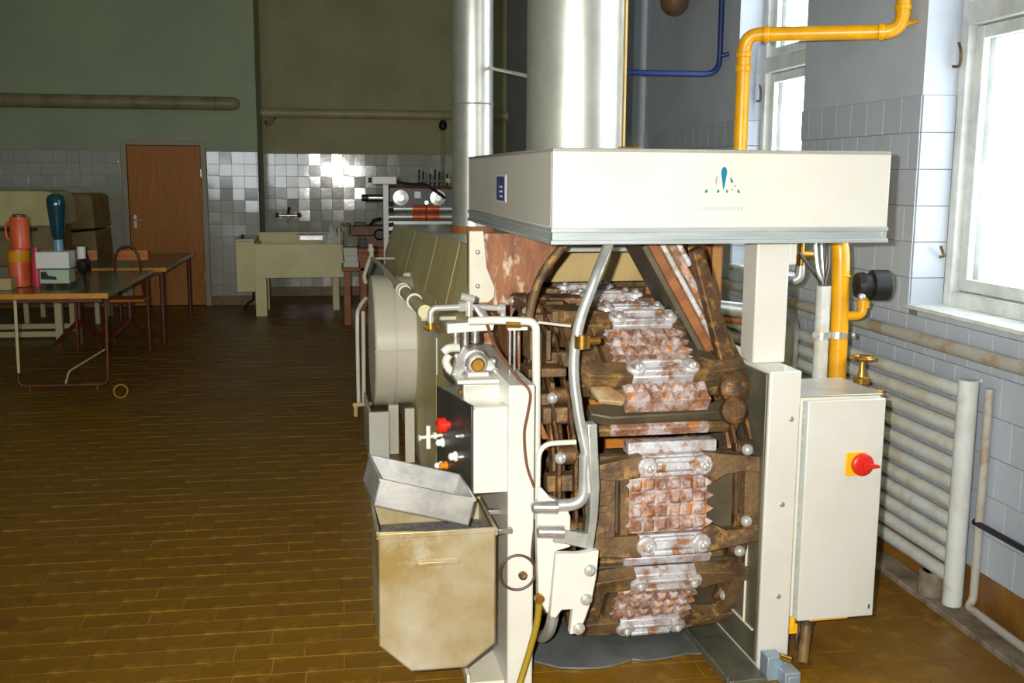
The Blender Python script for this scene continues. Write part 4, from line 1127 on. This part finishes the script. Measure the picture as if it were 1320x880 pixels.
# --- loose cables and hose on the left post
P(B().tube(smooth_path([(0.552, 3.30, 1.19), (0.569, 3.20, 1.118), (0.618, 3.12, 1.039), (0.655, 3.085, 0.995), (0.650, 3.085, 0.93), (0.639, 3.085, 0.861), (0.648, 3.085, 0.762), (0.672, 3.085, 0.69)]), 0.0045, 8), 'control_cable', 'cable_brown')
P(B().torus((0.622, 3.09, 0.412), (0.05, 1, 0), 0.057, 0.0045, 32, 8), 'cable_loop', 'cable_dark')
P(B().tube(smooth_path([(0.676, 3.09, 0.43), (0.668, 3.09, 0.47), (0.676, 3.09, 0.56)]), 0.0045, 8), 'control_cable', 'cable_dark')
P(B().lathe((0.640, 3.10, 0.398), (0, -1, 0.2), [(0, 0.014), (0.012, 0.014), (0.018, 0.008)], 10), 'cable_nut', 'chain_dark')
P(B().tube(smooth_path([(0.682, 3.04, 0.335), (0.678, 3.05, 0.26), (0.656, 3.06, 0.158), (0.620, 3.05, 0.045), (0.60, 3.0, 0.01)]), 0.0105, 10), 'drain_hose', 'hose_olive')

# ================================================================ FLUES
fA = thing('flue_pipe', 'wide bright galvanised flue rising from the hood top', 'flue', (0.98, 3.86, 1.725), AL)
B().cyl((0.98, 3.86, 1.731), (0.98, 3.86, ZC + 0.0), 0.178, 48).build('pipe', 'galvanised', fA)
B().torus((0.98, 3.86, 1.737), (0, 0, 1), 0.180, 0.006, 40, 6).build('collar', 'galvanised', fA)
B().box(1.1525, 3.80, 1.731, 1.16, 3.83, ZC - 0.01).build('seam', 'inner_cream', fA)
fB = thing('flue_pipe', 'slim galvanised flue with a ring joint rising from the oven roof', 'flue', (0.928, 6.0, 1.31), AL)
B().cyl((0.928, 6.0, 1.31), (0.928, 6.0, ZC + 0.0), 0.117, 36).build('pipe', 'galvanised', fB)
B().torus((0.928, 6.0, 2.045), (0, 0, 1), 0.118, 0.005, 36, 6).build('ring_joint', 'galvanised', fB)
B().cyl((0.928, 6.0, 1.305), (0.928, 6.0, 1.365), 0.126, 32).build('base_collar', 'rust_brown', fB)
B().tube([(1.02, 5.92, 2.24), (0.98, 4.03, 2.0)], 0.009, 8).build('stay_rod', 'white_enamel', fB)

# ================================================================ BIN AND TRAY
bn = thing('metal_bin', 'stained steel scrap bin hung on the oven side under a tray', 'bin', (0.355, 3.13, 0.163), AL)
prof = [(0.18, 0.61), (0.178, 0.255), (0.275, 0.165), (0.44, 0.163), (0.532, 0.235), (0.532, 0.597)]
th = 0.004
b = B()
b.prism([(x, 2.98, z) for x, z in prof], (0, th, 0))
b.prism([(x, 3.29, z) for x, z in prof], (0, -th, 0))
for i in range(5):
    (x0, z0), (x1, z1) = prof[i], prof[i + 1]
    d = Vector((x1 - x0, 0, z1 - z0)).normalized()
    n = Vector((-d.z, 0, d.x)) * th
    if n.dot(Vector((0.355 - x0, 0, 0.4 - z0))) < 0:
        n = -n
    b.prism([(x0, 2.98, z0), (x1, 2.98, z1), (x1, 3.29, z1), (x0, 3.29, z0)], n)
b.build('body', 'bin_steel', bn)
B().box(0.174, 2.974, 0.588, 0.535, 2.984, 0.605).box(0.174, 2.974, 0.592, 0.184, 3.296, 0.612).box(0.528, 2.974, 0.58, 0.538, 3.296, 0.60).box(0.174, 3.286, 0.588, 0.535, 3.296, 0.605).build('rim', 'bin_steel', bn, 0.002)
B().box(0.295, 2.968, 0.500, 0.42, 2.981, 0.512).build('handle', 'bin_steel', bn, 0.002)
B().box(0.188, 2.988, 0.45, 0.526, 3.282, 0.53).build('contents', 'crumbs', bn)
for yy in (3.05, 3.24):
    B().box(0.53, yy - 0.012, 0.56, 0.594, yy + 0.012, 0.575).box(0.53, yy - 0.012, 0.5, 0.536, yy + 0.012, 0.575).build('hanger', 'bright_steel', bn, 0.002)
tr = thing('tray', 'tilted open aluminium tray lying across the top of the steel bin', 'tray', (0.32, 3.08, 0.60), AL)
o0 = Vector((0.168, 2.985, 0.690))                # front bottom left corner
eu = Vector((0.282, 0, -0.078))                    # along the length
ev = Vector((-0.022, 0.165, 0.03))                 # towards the back
ew = Vector((0.020, 0.0, 0.080))                   # up the side
def tb_(u0, u1, v0, v1, w0, w1):
    pts = []
    for ww in (w0, w1):
        for (uu, vv) in ((u0, v0), (u1, v0), (u1, v1), (u0, v1)):
            pts.append(o0 + eu * uu + ev * vv + ew * ww)
    return pts
b = B().hexa(tb_(0, 1, 0, 1, 0, 0.05)).hexa(tb_(0, 1, 0, 0.02, 0, 1)).hexa(tb_(0, 1, 0.98, 1, 0, 1)).hexa(tb_(0, 0.012, 0, 1, 0, 1)).hexa(tb_(0.988, 1, 0, 1, 0, 1))
b.build('pan', 'aluminium', tr)
B().hexa(tb_(-0.008, 1.008, -0.02, 0.025, 0.95, 1.02)).hexa(tb_(-0.008, 1.008, 0.975, 1.02, 0.95, 1.02)).hexa(tb_(-0.01, 0.015, 0, 1, 0.95, 1.02)).hexa(tb_(0.985, 1.01, 0, 1, 0.95, 1.02)).build('rolled_rim', 'aluminium', tr)

# grey drip sheet below the plates
pts = [(0.72, 3.30), (0.80, 3.235), (0.86, 3.22), (0.93, 3.21), (1.0, 3.225), (1.06, 3.25), (1.10, 3.235), (1.18, 3.24), (1.26, 3.26), (1.31, 3.25), (1.31, 3.95), (0.70, 3.95)]
single(B().prism([(x, y_, 0.003) for x, y_ in pts], (0, 0, 0.006)), 'drip_sheet', 'drip_sheet', 'grey ragged edged drip sheet on the floor beneath the baking plates', 'sheet', (1.0, 3.5, 0.0), 0.0, AL)

# ================================================================ BACK OF THE ROOM
def work_table(label, x0, x1, y0, y1, z, u_frame):
    t = thing('work_table', label, 'table', ((x0 + x1) / 2, (y0 + y1) / 2, 0.0))
    B().box(x0, y0 + 0.03, z - 0.035, x1, y1, z).build('tabletop', 'table_top', t, 0.004)
    B().box(x0, y0, z - 0.04, x1, y0 + 0.03, z + 0.001).build('front_edge', 'table_edge', t, 0.004)
    B().box(x0 + 0.06, y0 + 0.06, z - 0.07, x1 - 0.06, y0 + 0.09, z - 0.033).box(x0 + 0.06, y1 - 0.09, z - 0.07, x1 - 0.06, y1 - 0.06, z - 0.033).build('apron', 'brown_tube', t)
    if u_frame:
        for xx in (x0 + 0.29, x1 - 0.05):
            B().cyl((xx, y1 - 0.075, 0.0), (xx, y1 - 0.075, z - 0.03), 0.013, 10).build('leg', 'brown_tube', t)
        for yy in (y0 + 0.075,):
            B().tube(fillet([(x0 + 0.30, yy, z - 0.04), (x0 + 0.28, yy, 0.035), (x1 - 0.05, yy, 0.035), (x1 - 0.035, yy, z - 0.04)], 0.06, 6), 0.013, 10).build('leg_frame', 'brown_tube', t)
            for xx in (x0 + 0.36, x1 - 0.13):
                B().cyl((xx, yy, 0.0), (xx, yy, 0.03), 0.014, 10).build('foot', 'brown_tube', t)
        B().tube(fillet([(x0 + 0.62, y0 + 0.075, 0.04), (x0 + 0.62, y0 + 0.2, 0.12), (x0 + 0.78, y0 + 0.8, 0.20)], 0.03), 0.008, 8).build('brace', 'cream_leg', t)
        B().hexa([(x0 + 0.283, y0 + 0.056, 0.14), (x0 + 0.303, y0 + 0.056, 0.14), (x0 + 0.303, y0 + 0.066, 0.14), (x0 + 0.283, y0 + 0.066, 0.14), (x0 + 0.290, y0 + 0.056, z - 0.05), (x0 + 0.312, y0 + 0.056, z - 0.05), (x0 + 0.312, y0 + 0.066, z - 0.05), (x0 + 0.290, y0 + 0.066, z - 0.05)]).build('leg_highlight', 'cream_leg', t, 0.002)  # flash highlight on the brown left leg, painted as a thin cream strip
    else:
        for (xx, yy) in ((x0 + 0.06, y0 + 0.08), (x1 - 0.06, y0 + 0.08), (x0 + 0.06, y1 - 0.08), (x1 - 0.06, y1 - 0.08)):
            B().cyl((xx, yy, 0.0), (xx, yy, z - 0.03), 0.022, 10).build('leg', 'brown_tube', t)
    return t
work_table('olive topped table with orange edge and rounded brown tube frame, holding the plastic cans', -2.75, -1.765, 8.28, 10.24, 0.75, True)
work_table('olive topped table with straight dark legs standing in front of the wooden door', -2.58, -1.69, 10.50, 12.50, 0.75, False)

def swivel_chair(label, cx_, cy_, rz):
    t = thing('swivel_chair', label, 'chair', (cx_, cy_, 0.0), 0.0)
    ORIGIN[t.name] = Vector((0, 0, 0))
    t.rotation_euler.z = rz
    B().box(-0.17, -0.17, 0.455, 0.17, 0.17, 0.48).build('seat', 'chair_wood', t, 0.008)
    B().cyl((0, 0, 0.25), (0, 0, 0.455), 0.025, 12).build('column', 'brown_tube', t)
    for k in range(4):
        a = R(45 + 90 * k)
        d = Vector((math.cos(a), math.sin(a), 0))
        B().hexa([Vector((0, 0, 0.24)) + d * 0.02 + Vector((-d.y, d.x, 0)) * 0.018, Vector((0, 0, 0.24)) + d * 0.02 - Vector((-d.y, d.x, 0)) * 0.018,
                  Vector((0, 0, 0.05)) + d * 0.28 - Vector((-d.y, d.x, 0)) * 0.016, Vector((0, 0, 0.05)) + d * 0.28 + Vector((-d.y, d.x, 0)) * 0.016,
                  Vector((0, 0, 0.29)) + d * 0.0 + Vector((-d.y, d.x, 0)) * 0.018, Vector((0, 0, 0.29)) + d * 0.0 - Vector((-d.y, d.x, 0)) * 0.018,
                  Vector((0, 0, 0.085)) + d * 0.29 - Vector((-d.y, d.x, 0)) * 0.016, Vector((0, 0, 0.085)) + d * 0.29 + Vector((-d.y, d.x, 0)) * 0.016]).cyl(d * 0.275, d * 0.275 + Vector((0, 0, 0.06)), 0.014, 8).build('leg', 'brown_tube', t)
    B().tube(smooth_path([(-0.115, 0.15, 0.46), (-0.115, 0.03, 0.66), (-0.11, 0.0, 0.84), (-0.06, 0.0, 0.945), (0.0, 0.0, 0.965), (0.06, 0.0, 0.945), (0.11, 0.0, 0.84), (0.115, 0.03, 0.66), (0.115, 0.15, 0.46)]), 0.012, 10).build('back_bow', 'brown_tube', t)
    B().box(-0.10, 0.006, 0.83, 0.19, 0.026, 0.93).build('backrest', 'chair_wood', t, 0.006)
    return t
swivel_chair('orange wooden swivel chair with bow back between the two tables, at their right edge', -2.02, 10.37, 0.0)
swivel_chair('orange wooden swivel chair with bow back half hidden behind the white scale', -2.48, 10.37, 0.1)

# cream covered machine and olive chest by the left wall
cm = thing('covered_machine', 'cream covered machine with rounded hood on a pale leg frame', 'machine', (-3.45, 11.2, 0.0))
hood_prof = [(-4.2, 1.13), (-4.2, 1.475), (-2.86, 1.475), (-2.79, 1.455), (-2.752, 1.40), (-2.745, 1.30), (-2.74, 1.13)]
B().prism([(x, 10.90, z) for x, z in hood_prof], (0, 0.7, 0)).build('cover', 'cream_cover', cm, 0.015)
B().box(-4.18, 10.93, 0.74, -2.80, 11.58, 1.13).build('body', 'olive_cover', cm, 0.008)
for (xx, yy) in ((-4.12, 10.93), (-2.85, 10.93), (-4.12, 11.5), (-2.85, 11.5)):
    B().box(xx, yy, 0.0, xx + 0.07, yy + 0.07, 0.75).build('leg', 'cream_leg', cm, 0.005)
B().box(-4.12, 10.94, 0.03, -2.80, 10.99, 0.085).build('stretcher', 'cream_leg', cm, 0.004)
B().box(-4.12, 11.51, 0.03, -2.80, 11.56, 0.085).build('stretcher', 'cream_leg', cm, 0.004)
B().tube([(-4.1, 10.895, 1.10), (-2.95, 10.895, 1.10)], 0.015, 8).build('handle_bar', 'panel_black', cm)
ch = thing('lidded_chest', 'tall olive brown chest with slanted lid behind the teal bottle', 'chest', (-3.05, 12.4, 0.0))
B().prism([(-3.5, 12.0, 1.03), (-3.5, 12.0, 1.42), (-2.72, 12.0, 1.425), (-2.67, 12.0, 1.40), (-2.65, 12.0, 1.05)], (0, 0.8, 0)).build('lid', 'olive_cover', ch, 0.015)
B().prism([(-3.5, 12.02, 0.60), (-3.5, 12.02, 0.96), (-2.66, 12.02, 1.03), (-2.64, 12.02, 0.60)], (0, 0.78, 0)).build('body', 'olive_cover', ch, 0.008)
for (xx, yy) in ((-3.46, 12.06), (-2.72, 12.06), (-3.46, 12.7), (-2.72, 12.7)):
    B().box(xx, yy, 0.0, xx + 0.05, yy + 0.05, 0.62).build('leg', 'cream_leg', ch, 0.004)
B().box(-3.45, 12.79, 0.97, -2.72, 12.80, 1.06).build('hinge', 'olive_cover', ch)

# things on the front table
TZ = 0.752
single(B().box(-2.67, 8.56, TZ, -2.535, 8.70, TZ + 0.09), 'carton', 'carton', 'small plain cardboard carton in front of the orange cans', 'carton', (-2.6, 8.63, TZ), 0.003)
def can(name, label, x, y_, z, r, h, lab, jug):
    t = thing(name, label, 'canister', (x, y_, z))
    B().lathe((x, y_, z), (0, 0, 1), [(0, r * 0.9), (0.008, r), (h * 0.86, r), (h * 0.9, r * 0.94), (h, r * 0.94)], 24).build('body', 'orange_plastic', t)
    if lab:
        B().lathe((x, y_, z + h * 0.66), (0, 0, 1), [(0, r * 1.02), (h * 0.28, r * 1.02)], 24).build('label_band', 'amber_label', t)
    if jug:
        B().lathe((x, y_, z + h - 0.002), (0, 0, 1), [(0, r * 0.7), (0.02, r * 0.7), (0.025, r * 0.5)], 18).build('lid', 'lamp_brown', t)
        B().tube(smooth_path([(x - r * 0.95, y_ - 0.01, z + h * 0.85), (x - r * 1.35, y_ - 0.01, z + h * 0.75), (x - r * 1.35, y_ - 0.01, z + h * 0.4), (x - r * 0.95, y_ - 0.01, z + h * 0.25)]), 0.009, 8).build('handle', 'orange_plastic', t)
can('canister', 'orange plastic canister with amber label band standing on the table', -2.545, 8.84, TZ, 0.080, 0.30, True, False)
can('jug', 'orange plastic jug with handle stacked on top of the labelled canister', -2.525, 8.84, TZ + 0.30, 0.072, 0.25, False, True)
single(B().lathe((-2.42, 8.86, TZ), (0, 0, 1), [(0, 0.038), (0.2, 0.04), (0.24, 0.034), (0.27, 0.02), (0.31, 0.02)], 18), 'pink_bottle', 'pink_plastic', 'pink plastic bottle between the orange canister and the white scale', 'bottle', (-2.435, 8.86, TZ))
sc = thing('kitchen_scale', 'white topped scale with pale green front and dark feet', 'scale', (-2.24, 8.78, TZ))
B().box(-2.355, 8.68, TZ + 0.035, -2.135, 8.88, TZ + 0.145).build('body', 'pale_green', sc, 0.006)
B().box(-2.375, 8.66, TZ + 0.155, -2.125, 8.90, TZ + 0.285).build('weighing_top', 'white_plastic', sc, 0.006)
B().box(-2.34, 8.69, TZ + 0.143, -2.15, 8.87, TZ + 0.157).build('collar', 'black_plastic', sc)
B().prism([(-2.345, 8.678, TZ + 0.13), (-2.345, 8.678, TZ + 0.07), (-2.225, 8.678, TZ + 0.065), (-2.235, 8.678, TZ + 0.09), (-2.29, 8.678, TZ + 0.10), (-2.305, 8.678, TZ + 0.13)], (0, 0.004, 0)).build('dial_print', 'black_plastic', sc)
for xx in (-2.34, -2.16):
    for yy in (8.70, 8.84):
        B().box(xx, yy, TZ, xx + 0.03, yy + 0.03, TZ + 0.037).build('foot', 'black_plastic', sc)
bt = thing('dispenser_bottle', 'dark teal upturned bottle on a pale neck standing on the scale', 'bottle', (-2.225, 8.78, TZ + 0.285))
B().lathe((-2.225, 8.78, TZ + 0.285), (0, 0, 1), [(0, 0.036), (0.10, 0.034)], 18).build('neck', 'bottle_neck', bt)
B().lathe((-2.225, 8.78, TZ + 0.375), (0, 0, 1), [(0, 0.034), (0.04, 0.05), (0.14, 0.058), (0.26, 0.070), (0.31, 0.072), (0.345, 0.058), (0.36, 0.03)], 22).build('bulb', 'bottle_teal', bt)
gr = thing('grinder', 'dark green tripod grinder with a white cup on top beside the scale', 'grinder', (-2.065, 8.84, TZ))
B().lathe((-2.065, 8.84, TZ + 0.09), (0, 0, 1), [(0, 0.02), (0.03, 0.042), (0.10, 0.05), (0.13, 0.03)], 16).build('body', 'black_plastic', gr)
for a in (90, 210, 330):
    B().cyl((-2.065, 8.84, TZ + 0.12), (-2.065 + 0.05 * math.cos(R(a)), 8.84 + 0.05 * math.sin(R(a)), TZ), 0.008, 8).build('leg', 'black_plastic', gr)
B().lathe((-2.07, 8.84, TZ + 0.215), (0, 0, 1), [(0, 0.03), (0.005, 0.032), (0.10, 0.034)], 16).build('cup', 'white_plastic', gr)

single(B().torus((-1.648, 7.977, 0.053), (0.15, -1, 0.25), 0.048, 0.0065, 28, 8), 'floor_ring', 'ring_tan', 'small tan ring standing on edge on the tiled floor near the table', 'ring', (-1.648, 7.977, 0.0))

# sink in the recess
sk = thing('sink_table', 'cream enamelled sink table on square legs in front of the tiled recess', 'sink', (-0.5, 12.9, 0.0))
b = B().prism([(-1.02, 12.47, 0.45), (-1.02, 12.47, 0.85), (-0.02, 12.47, 0.845), (0.0, 12.47, 0.66), (0.005, 12.47, 0.45)], (0, 0.03, 0))
b.box(-1.02, 12.50, 0.45, -0.99, 13.25, 0.85).box(-0.03, 12.50, 0.45, 0.0, 13.25, 0.84).box(-1.02, 13.22, 0.45, 0.0, 13.25, 0.93)
b.build('apron', 'sink_cream', sk, 0.006)
B().box(-0.99, 12.50, 0.60, -0.03, 13.22, 0.63).build('basin_floor', 'sink_cream', sk)
B().box(-1.03, 13.20, 0.92, 0.0, 13.26, 0.945).build('back_rim', 'sink_cream', sk, 0.005)
for (x0, x1, y0) in ((-1.019, -0.89, 12.475), (-0.13, -0.055, 12.96), (-1.0, -0.9, 13.12), (-0.1, -0.0, 12.5) if False else (-0.14, -0.05, 13.15)):
    B().box(x0, y0, 0.0, x1, y0 + 0.10, 0.62).build('leg', 'sink_cream', sk, 0.006)
B().box(-0.52, 12.9, 0.86, -0.06, 13.18, 0.925).box(-0.55, 12.88, 0.915, -0.03, 13.2, 0.93).build('steel_insert', 'aluminium', sk, 0.006)
wb = thing('wall_heater', 'narrow cream box with white top hung beside the sink', 'heater', (-1.14, 12.9, 0.25))
B().box(-1.255, 12.75, 0.26, -1.035, YB - 0.001, 0.86).build('case', 'sink_cream', wb, 0.008)
B().box(-1.26, 12.74, 0.86, -1.035, YB - 0.02, 0.89).build('lid', 'white_enamel', wb, 0.005)
B().cyl((-1.17, 12.77, 0.885), (-1.17, 12.77, 0.94), 0.018, 10).build('knob', 'black_plastic', wb)
B().tube(smooth_path([(-1.08, 12.9, 0.27), (-1.08, 12.9, 0.16), (-1.15, 12.95, 0.1), (-1.2, 13.0, 0.01)]), 0.015, 8).build('drain_pipe', 'panel_black', wb)
fc = thing('wall_faucet', 'chrome mixer faucet with black handle on the white tiles above the sink', 'faucet', (-0.71, 14.5, 1.08))
B().cyl((-0.84, 14.47, 1.10), (-0.60, 14.47, 1.10), 0.028, 12).cyl((-0.82, YR - 0.004, 1.10), (-0.82, 14.46, 1.10), 0.03, 12).cyl((-0.62, YR - 0.004, 1.10), (-0.62, 14.46, 1.10), 0.03, 12).build('body', 'chrome', fc)
B().tube(smooth_path([(-0.72, 14.47, 1.10), (-0.72, 14.42, 1.07), (-0.72, 14.30, 1.05), (-0.72, 14.22, 1.03)]), 0.016, 10).build('spout', 'chrome', fc)
B().cyl((-0.72, 14.47, 1.12), (-0.70, 14.45, 1.21), 0.018, 10).build('handle', 'black_plastic', fc)
for xx in (-0.84, -0.60):
    B().lathe((xx, 14.47, 1.10), (1 if xx > -0.7 else -1, -0.2, 0.2), [(0, 0.02), (0.02, 0.035), (0.05, 0.035), (0.055, 0.02)], 12).build('tap_knob', 'brass', fc)
pw = thing('plastic_pile', 'crumpled white plastic wrapping heaped on the right end of the sink', 'wrapping', (-0.12, 12.75, 0.845))
rs = random.Random(3)
b = B()
nn, mm = 10, 18
vs, fs = [], []
for i in range(nn):
    for j in range(mm):
        a = 2 * math.pi * j / mm
        rr = (1 - i / (nn - 1)) ** 0.6
        wob = rs.uniform(0.8, 1.15)
        vs.append((-0.125 + 0.115 * rr * wob * math.cos(a), 12.62 + 0.11 * rr * wob * math.sin(a), 0.846 + 0.21 * (i / (nn - 1)) * (rs.uniform(0.85, 1.1) if i else 0)))
for i in range(nn - 1):
    for j in range(mm):
        fs.append((i * mm + j, i * mm + (j + 1) % mm, (i + 1) * mm + (j + 1) % mm, (i + 1) * mm + j))
fs.append(tuple(range(mm - 1, -1, -1)))
b.add(vs, fs)
b.build('wrap', 'paper_white', pw)
B().box(-0.05, 12.52, 0.846, -0.03, 12.7, 1.03).build('board', 'cream', pw, 0.003)
B().box(-0.235, 12.52, 0.846, -0.22, 12.72, 0.96).build('board', 'paper_white', pw, 0.003)

# wooden bench with brown machine
wbench = thing('wooden_bench', 'rough brown wooden bench with a lower wing beside the sink', 'bench', (0.4, 12.0, 0.0))
B().box(0.16, 11.6, 0.80, 0.95, 12.3, 0.85).build('benchtop', 'bench_wood', wbench, 0.005)
B().box(-0.02, 11.62, 0.60, 0.24, 12.25, 0.64).build('lower_wing', 'bench_wood', wbench, 0.005)
for (xx, yy, hh) in ((0.0, 11.64, 0.60), (0.18, 11.62, 0.80), (0.88, 11.62, 0.80), (0.0, 12.18, 0.60), (0.18, 12.2, 0.80), (0.88, 12.2, 0.80)):
    B().box(xx, yy, 0.0, xx + 0.075, yy + 0.075, hh).build('leg', 'bench_wood', wbench, 0.005)
B().box(0.16, 11.61, 0.70, 0.95, 11.64, 0.80).build('apron', 'bench_wood', wbench, 0.004)
single(B().box(0.0, 11.66, 0.64, 0.17, 11.95, 0.70).box(0.012, 11.67, 0.70, 0.16, 11.94, 0.77).box(0.003, 11.665, 0.77, 0.155, 11.93, 0.855), 'tray_stack', 'paper_white', 'stack of pale trays on the lower wing of the wooden bench', 'trays', (0.08, 11.8, 0.64), 0.006)
bm_ = thing('bench_machine', 'brown bench machine with black levers on the wooden bench', 'machine', (0.45, 11.9, 0.85))
B().box(0.08, 11.70, 0.985, 0.78, 12.15, 1.09).box(0.17, 11.68, 0.85, 0.78, 12.1, 0.985).build('body', 'machine_brown', bm_, 0.008)
B().box(-0.02, 11.72, 1.09, 0.06, 11.80, 1.12).box(0.05, 11.72, 1.0, 0.075, 12.0, 1.12).build('side_arm', 'machine_brown', bm_, 0.004)
B().box(0.12, 11.75, 1.09, 0.24, 11.85, 1.13).build('slot_cover', 'black_plastic', bm_, 0.004)
B().tube([(0.30, 11.75, 1.09), (0.34, 11.74, 1.15), (0.42, 11.72, 1.17)], 0.018, 8).build('lever', 'black_plastic', bm_)
B().lathe((0.40, 11.67, 1.0), (0, -1, 0), [(0, 0.06), (0.04, 0.065), (0.06, 0.045)], 16).build('motor', 'black_plastic', bm_)
B().box(0.175, 11.63, 0.86, 0.26, 11.69, 0.95).box(0.195, 11.62, 0.855, 0.235, 11.69, 0.99).build('vise', 'black_plastic', bm_, 0.004)

# roller machine standing behind the oven
rm = thing('roller_machine', 'white framed roller machine with two discs and copper orange sleeves behind the oven', 'machine', (0.68, 9.75, 0.0))
B().box(0.365, 9.58, 0.0, 0.415, 9.66, 1.565).build('column', 'white_enamel', rm, 0.004)
B().box(1.0, 9.58, 0.0, 1.05, 9.66, 1.50).build('column', 'white_enamel', rm, 0.004)
B().box(0.33, 9.5, 0.0, 1.08, 10.0, 0.10).build('base', 'cream', rm, 0.006)
B().box(0.265, 9.52, 1.565, 0.485, 9.66, 1.635).build('head_box', 'white_enamel', rm, 0.006)
B().cyl((0.235, 9.59, 1.60), (0.268, 9.59, 1.60), 0.022, 12).build('cable_gland', 'black_plastic', rm)
B().cyl((0.235, 9.60, 1.443), (0.365, 9.60, 1.443), 0.018, 12).build('feed_arm', 'roller_steel', rm)
B().cyl((0.175, 9.62, 1.443), (0.37, 9.62, 1.443), 0.032, 14).build('feed_roller', 'black_plastic', rm)
B().box(0.43, 9.70, 1.36, 1.02, 9.74, 1.54).build('back_plate', 'panel_black', rm, 0.004)
B().tube([(0.415, 9.62, 1.545), (1.02, 9.62, 1.535)], 0.012, 8).build('top_rail', 'brown_tube', rm)
for xx in (0.53, 0.868):
    d_ = B().lathe((xx, 9.69, 1.443), (0, -1, 0), [(0, 0.075), (0.02, 0.078), (0.03, 0.07), (0.034, 0.03), (0.045, 0.028)], 24).build('disc', 'roller_steel', rm)
B().box(0.65, 9.64, 1.44, 0.71, 9.70, 1.50).build('sensor_box', 'white_plastic', rm, 0.003)
B().tube(smooth_path([(0.47, 9.64, 1.59), (0.62, 9.63, 1.565), (0.75, 9.62, 1.56), (0.85, 9.62, 1.50), (0.93, 9.61, 1.44)]), 0.014, 8).build('cable', 'black_plastic', rm)
B().cyl((0.76, 9.66, 1.40), (0.76, 9.62, 1.40), 0.02, 12).build('knob', 'roller_steel', rm)
for zz in (1.345, 1.272):
    B().cyl((0.415, 9.62, zz), (1.02, 9.62, zz), 0.022, 14).build('roller', 'roller_steel', rm)
    B().cyl((0.63, 9.62, zz), (0.875, 9.62, zz), 0.033, 16).build('sleeve', 'copper_orange', rm)
    B().cyl((0.745, 9.62, zz), (0.765, 9.62, zz), 0.038, 14).build('sleeve_ring', 'rust_brown', rm)
B().box(0.40, 9.62, 1.10, 1.02, 9.72, 1.235).build('lower_plate', 'grey_trim', rm, 0.004)
for k, xx in enumerate((0.70, 0.735, 0.80, 0.845, 0.885, 0.955)):
    B().cyl((xx, 9.72, 1.53), (xx + 0.005, 9.74, 1.70 - 0.02 * (k % 3)), 0.009, 8).build('comb_tooth', 'black_plastic', rm)
B().box(0.68, 9.70, 1.585, 1.02, 9.73, 1.605).build('comb_bar', 'black_plastic', rm)
B().box(0.94, 9.64, 1.58, 0.98, 9.68, 1.62).build('indicator', 'inner_cream', rm)
for zz in (1.385, 1.33, 1.20, 1.13, 1.07):
    B().cyl((0.415, 9.56, zz), (0.455, 9.55, zz + 0.01), 0.02, 10).build('adjuster', 'black_plastic', rm)
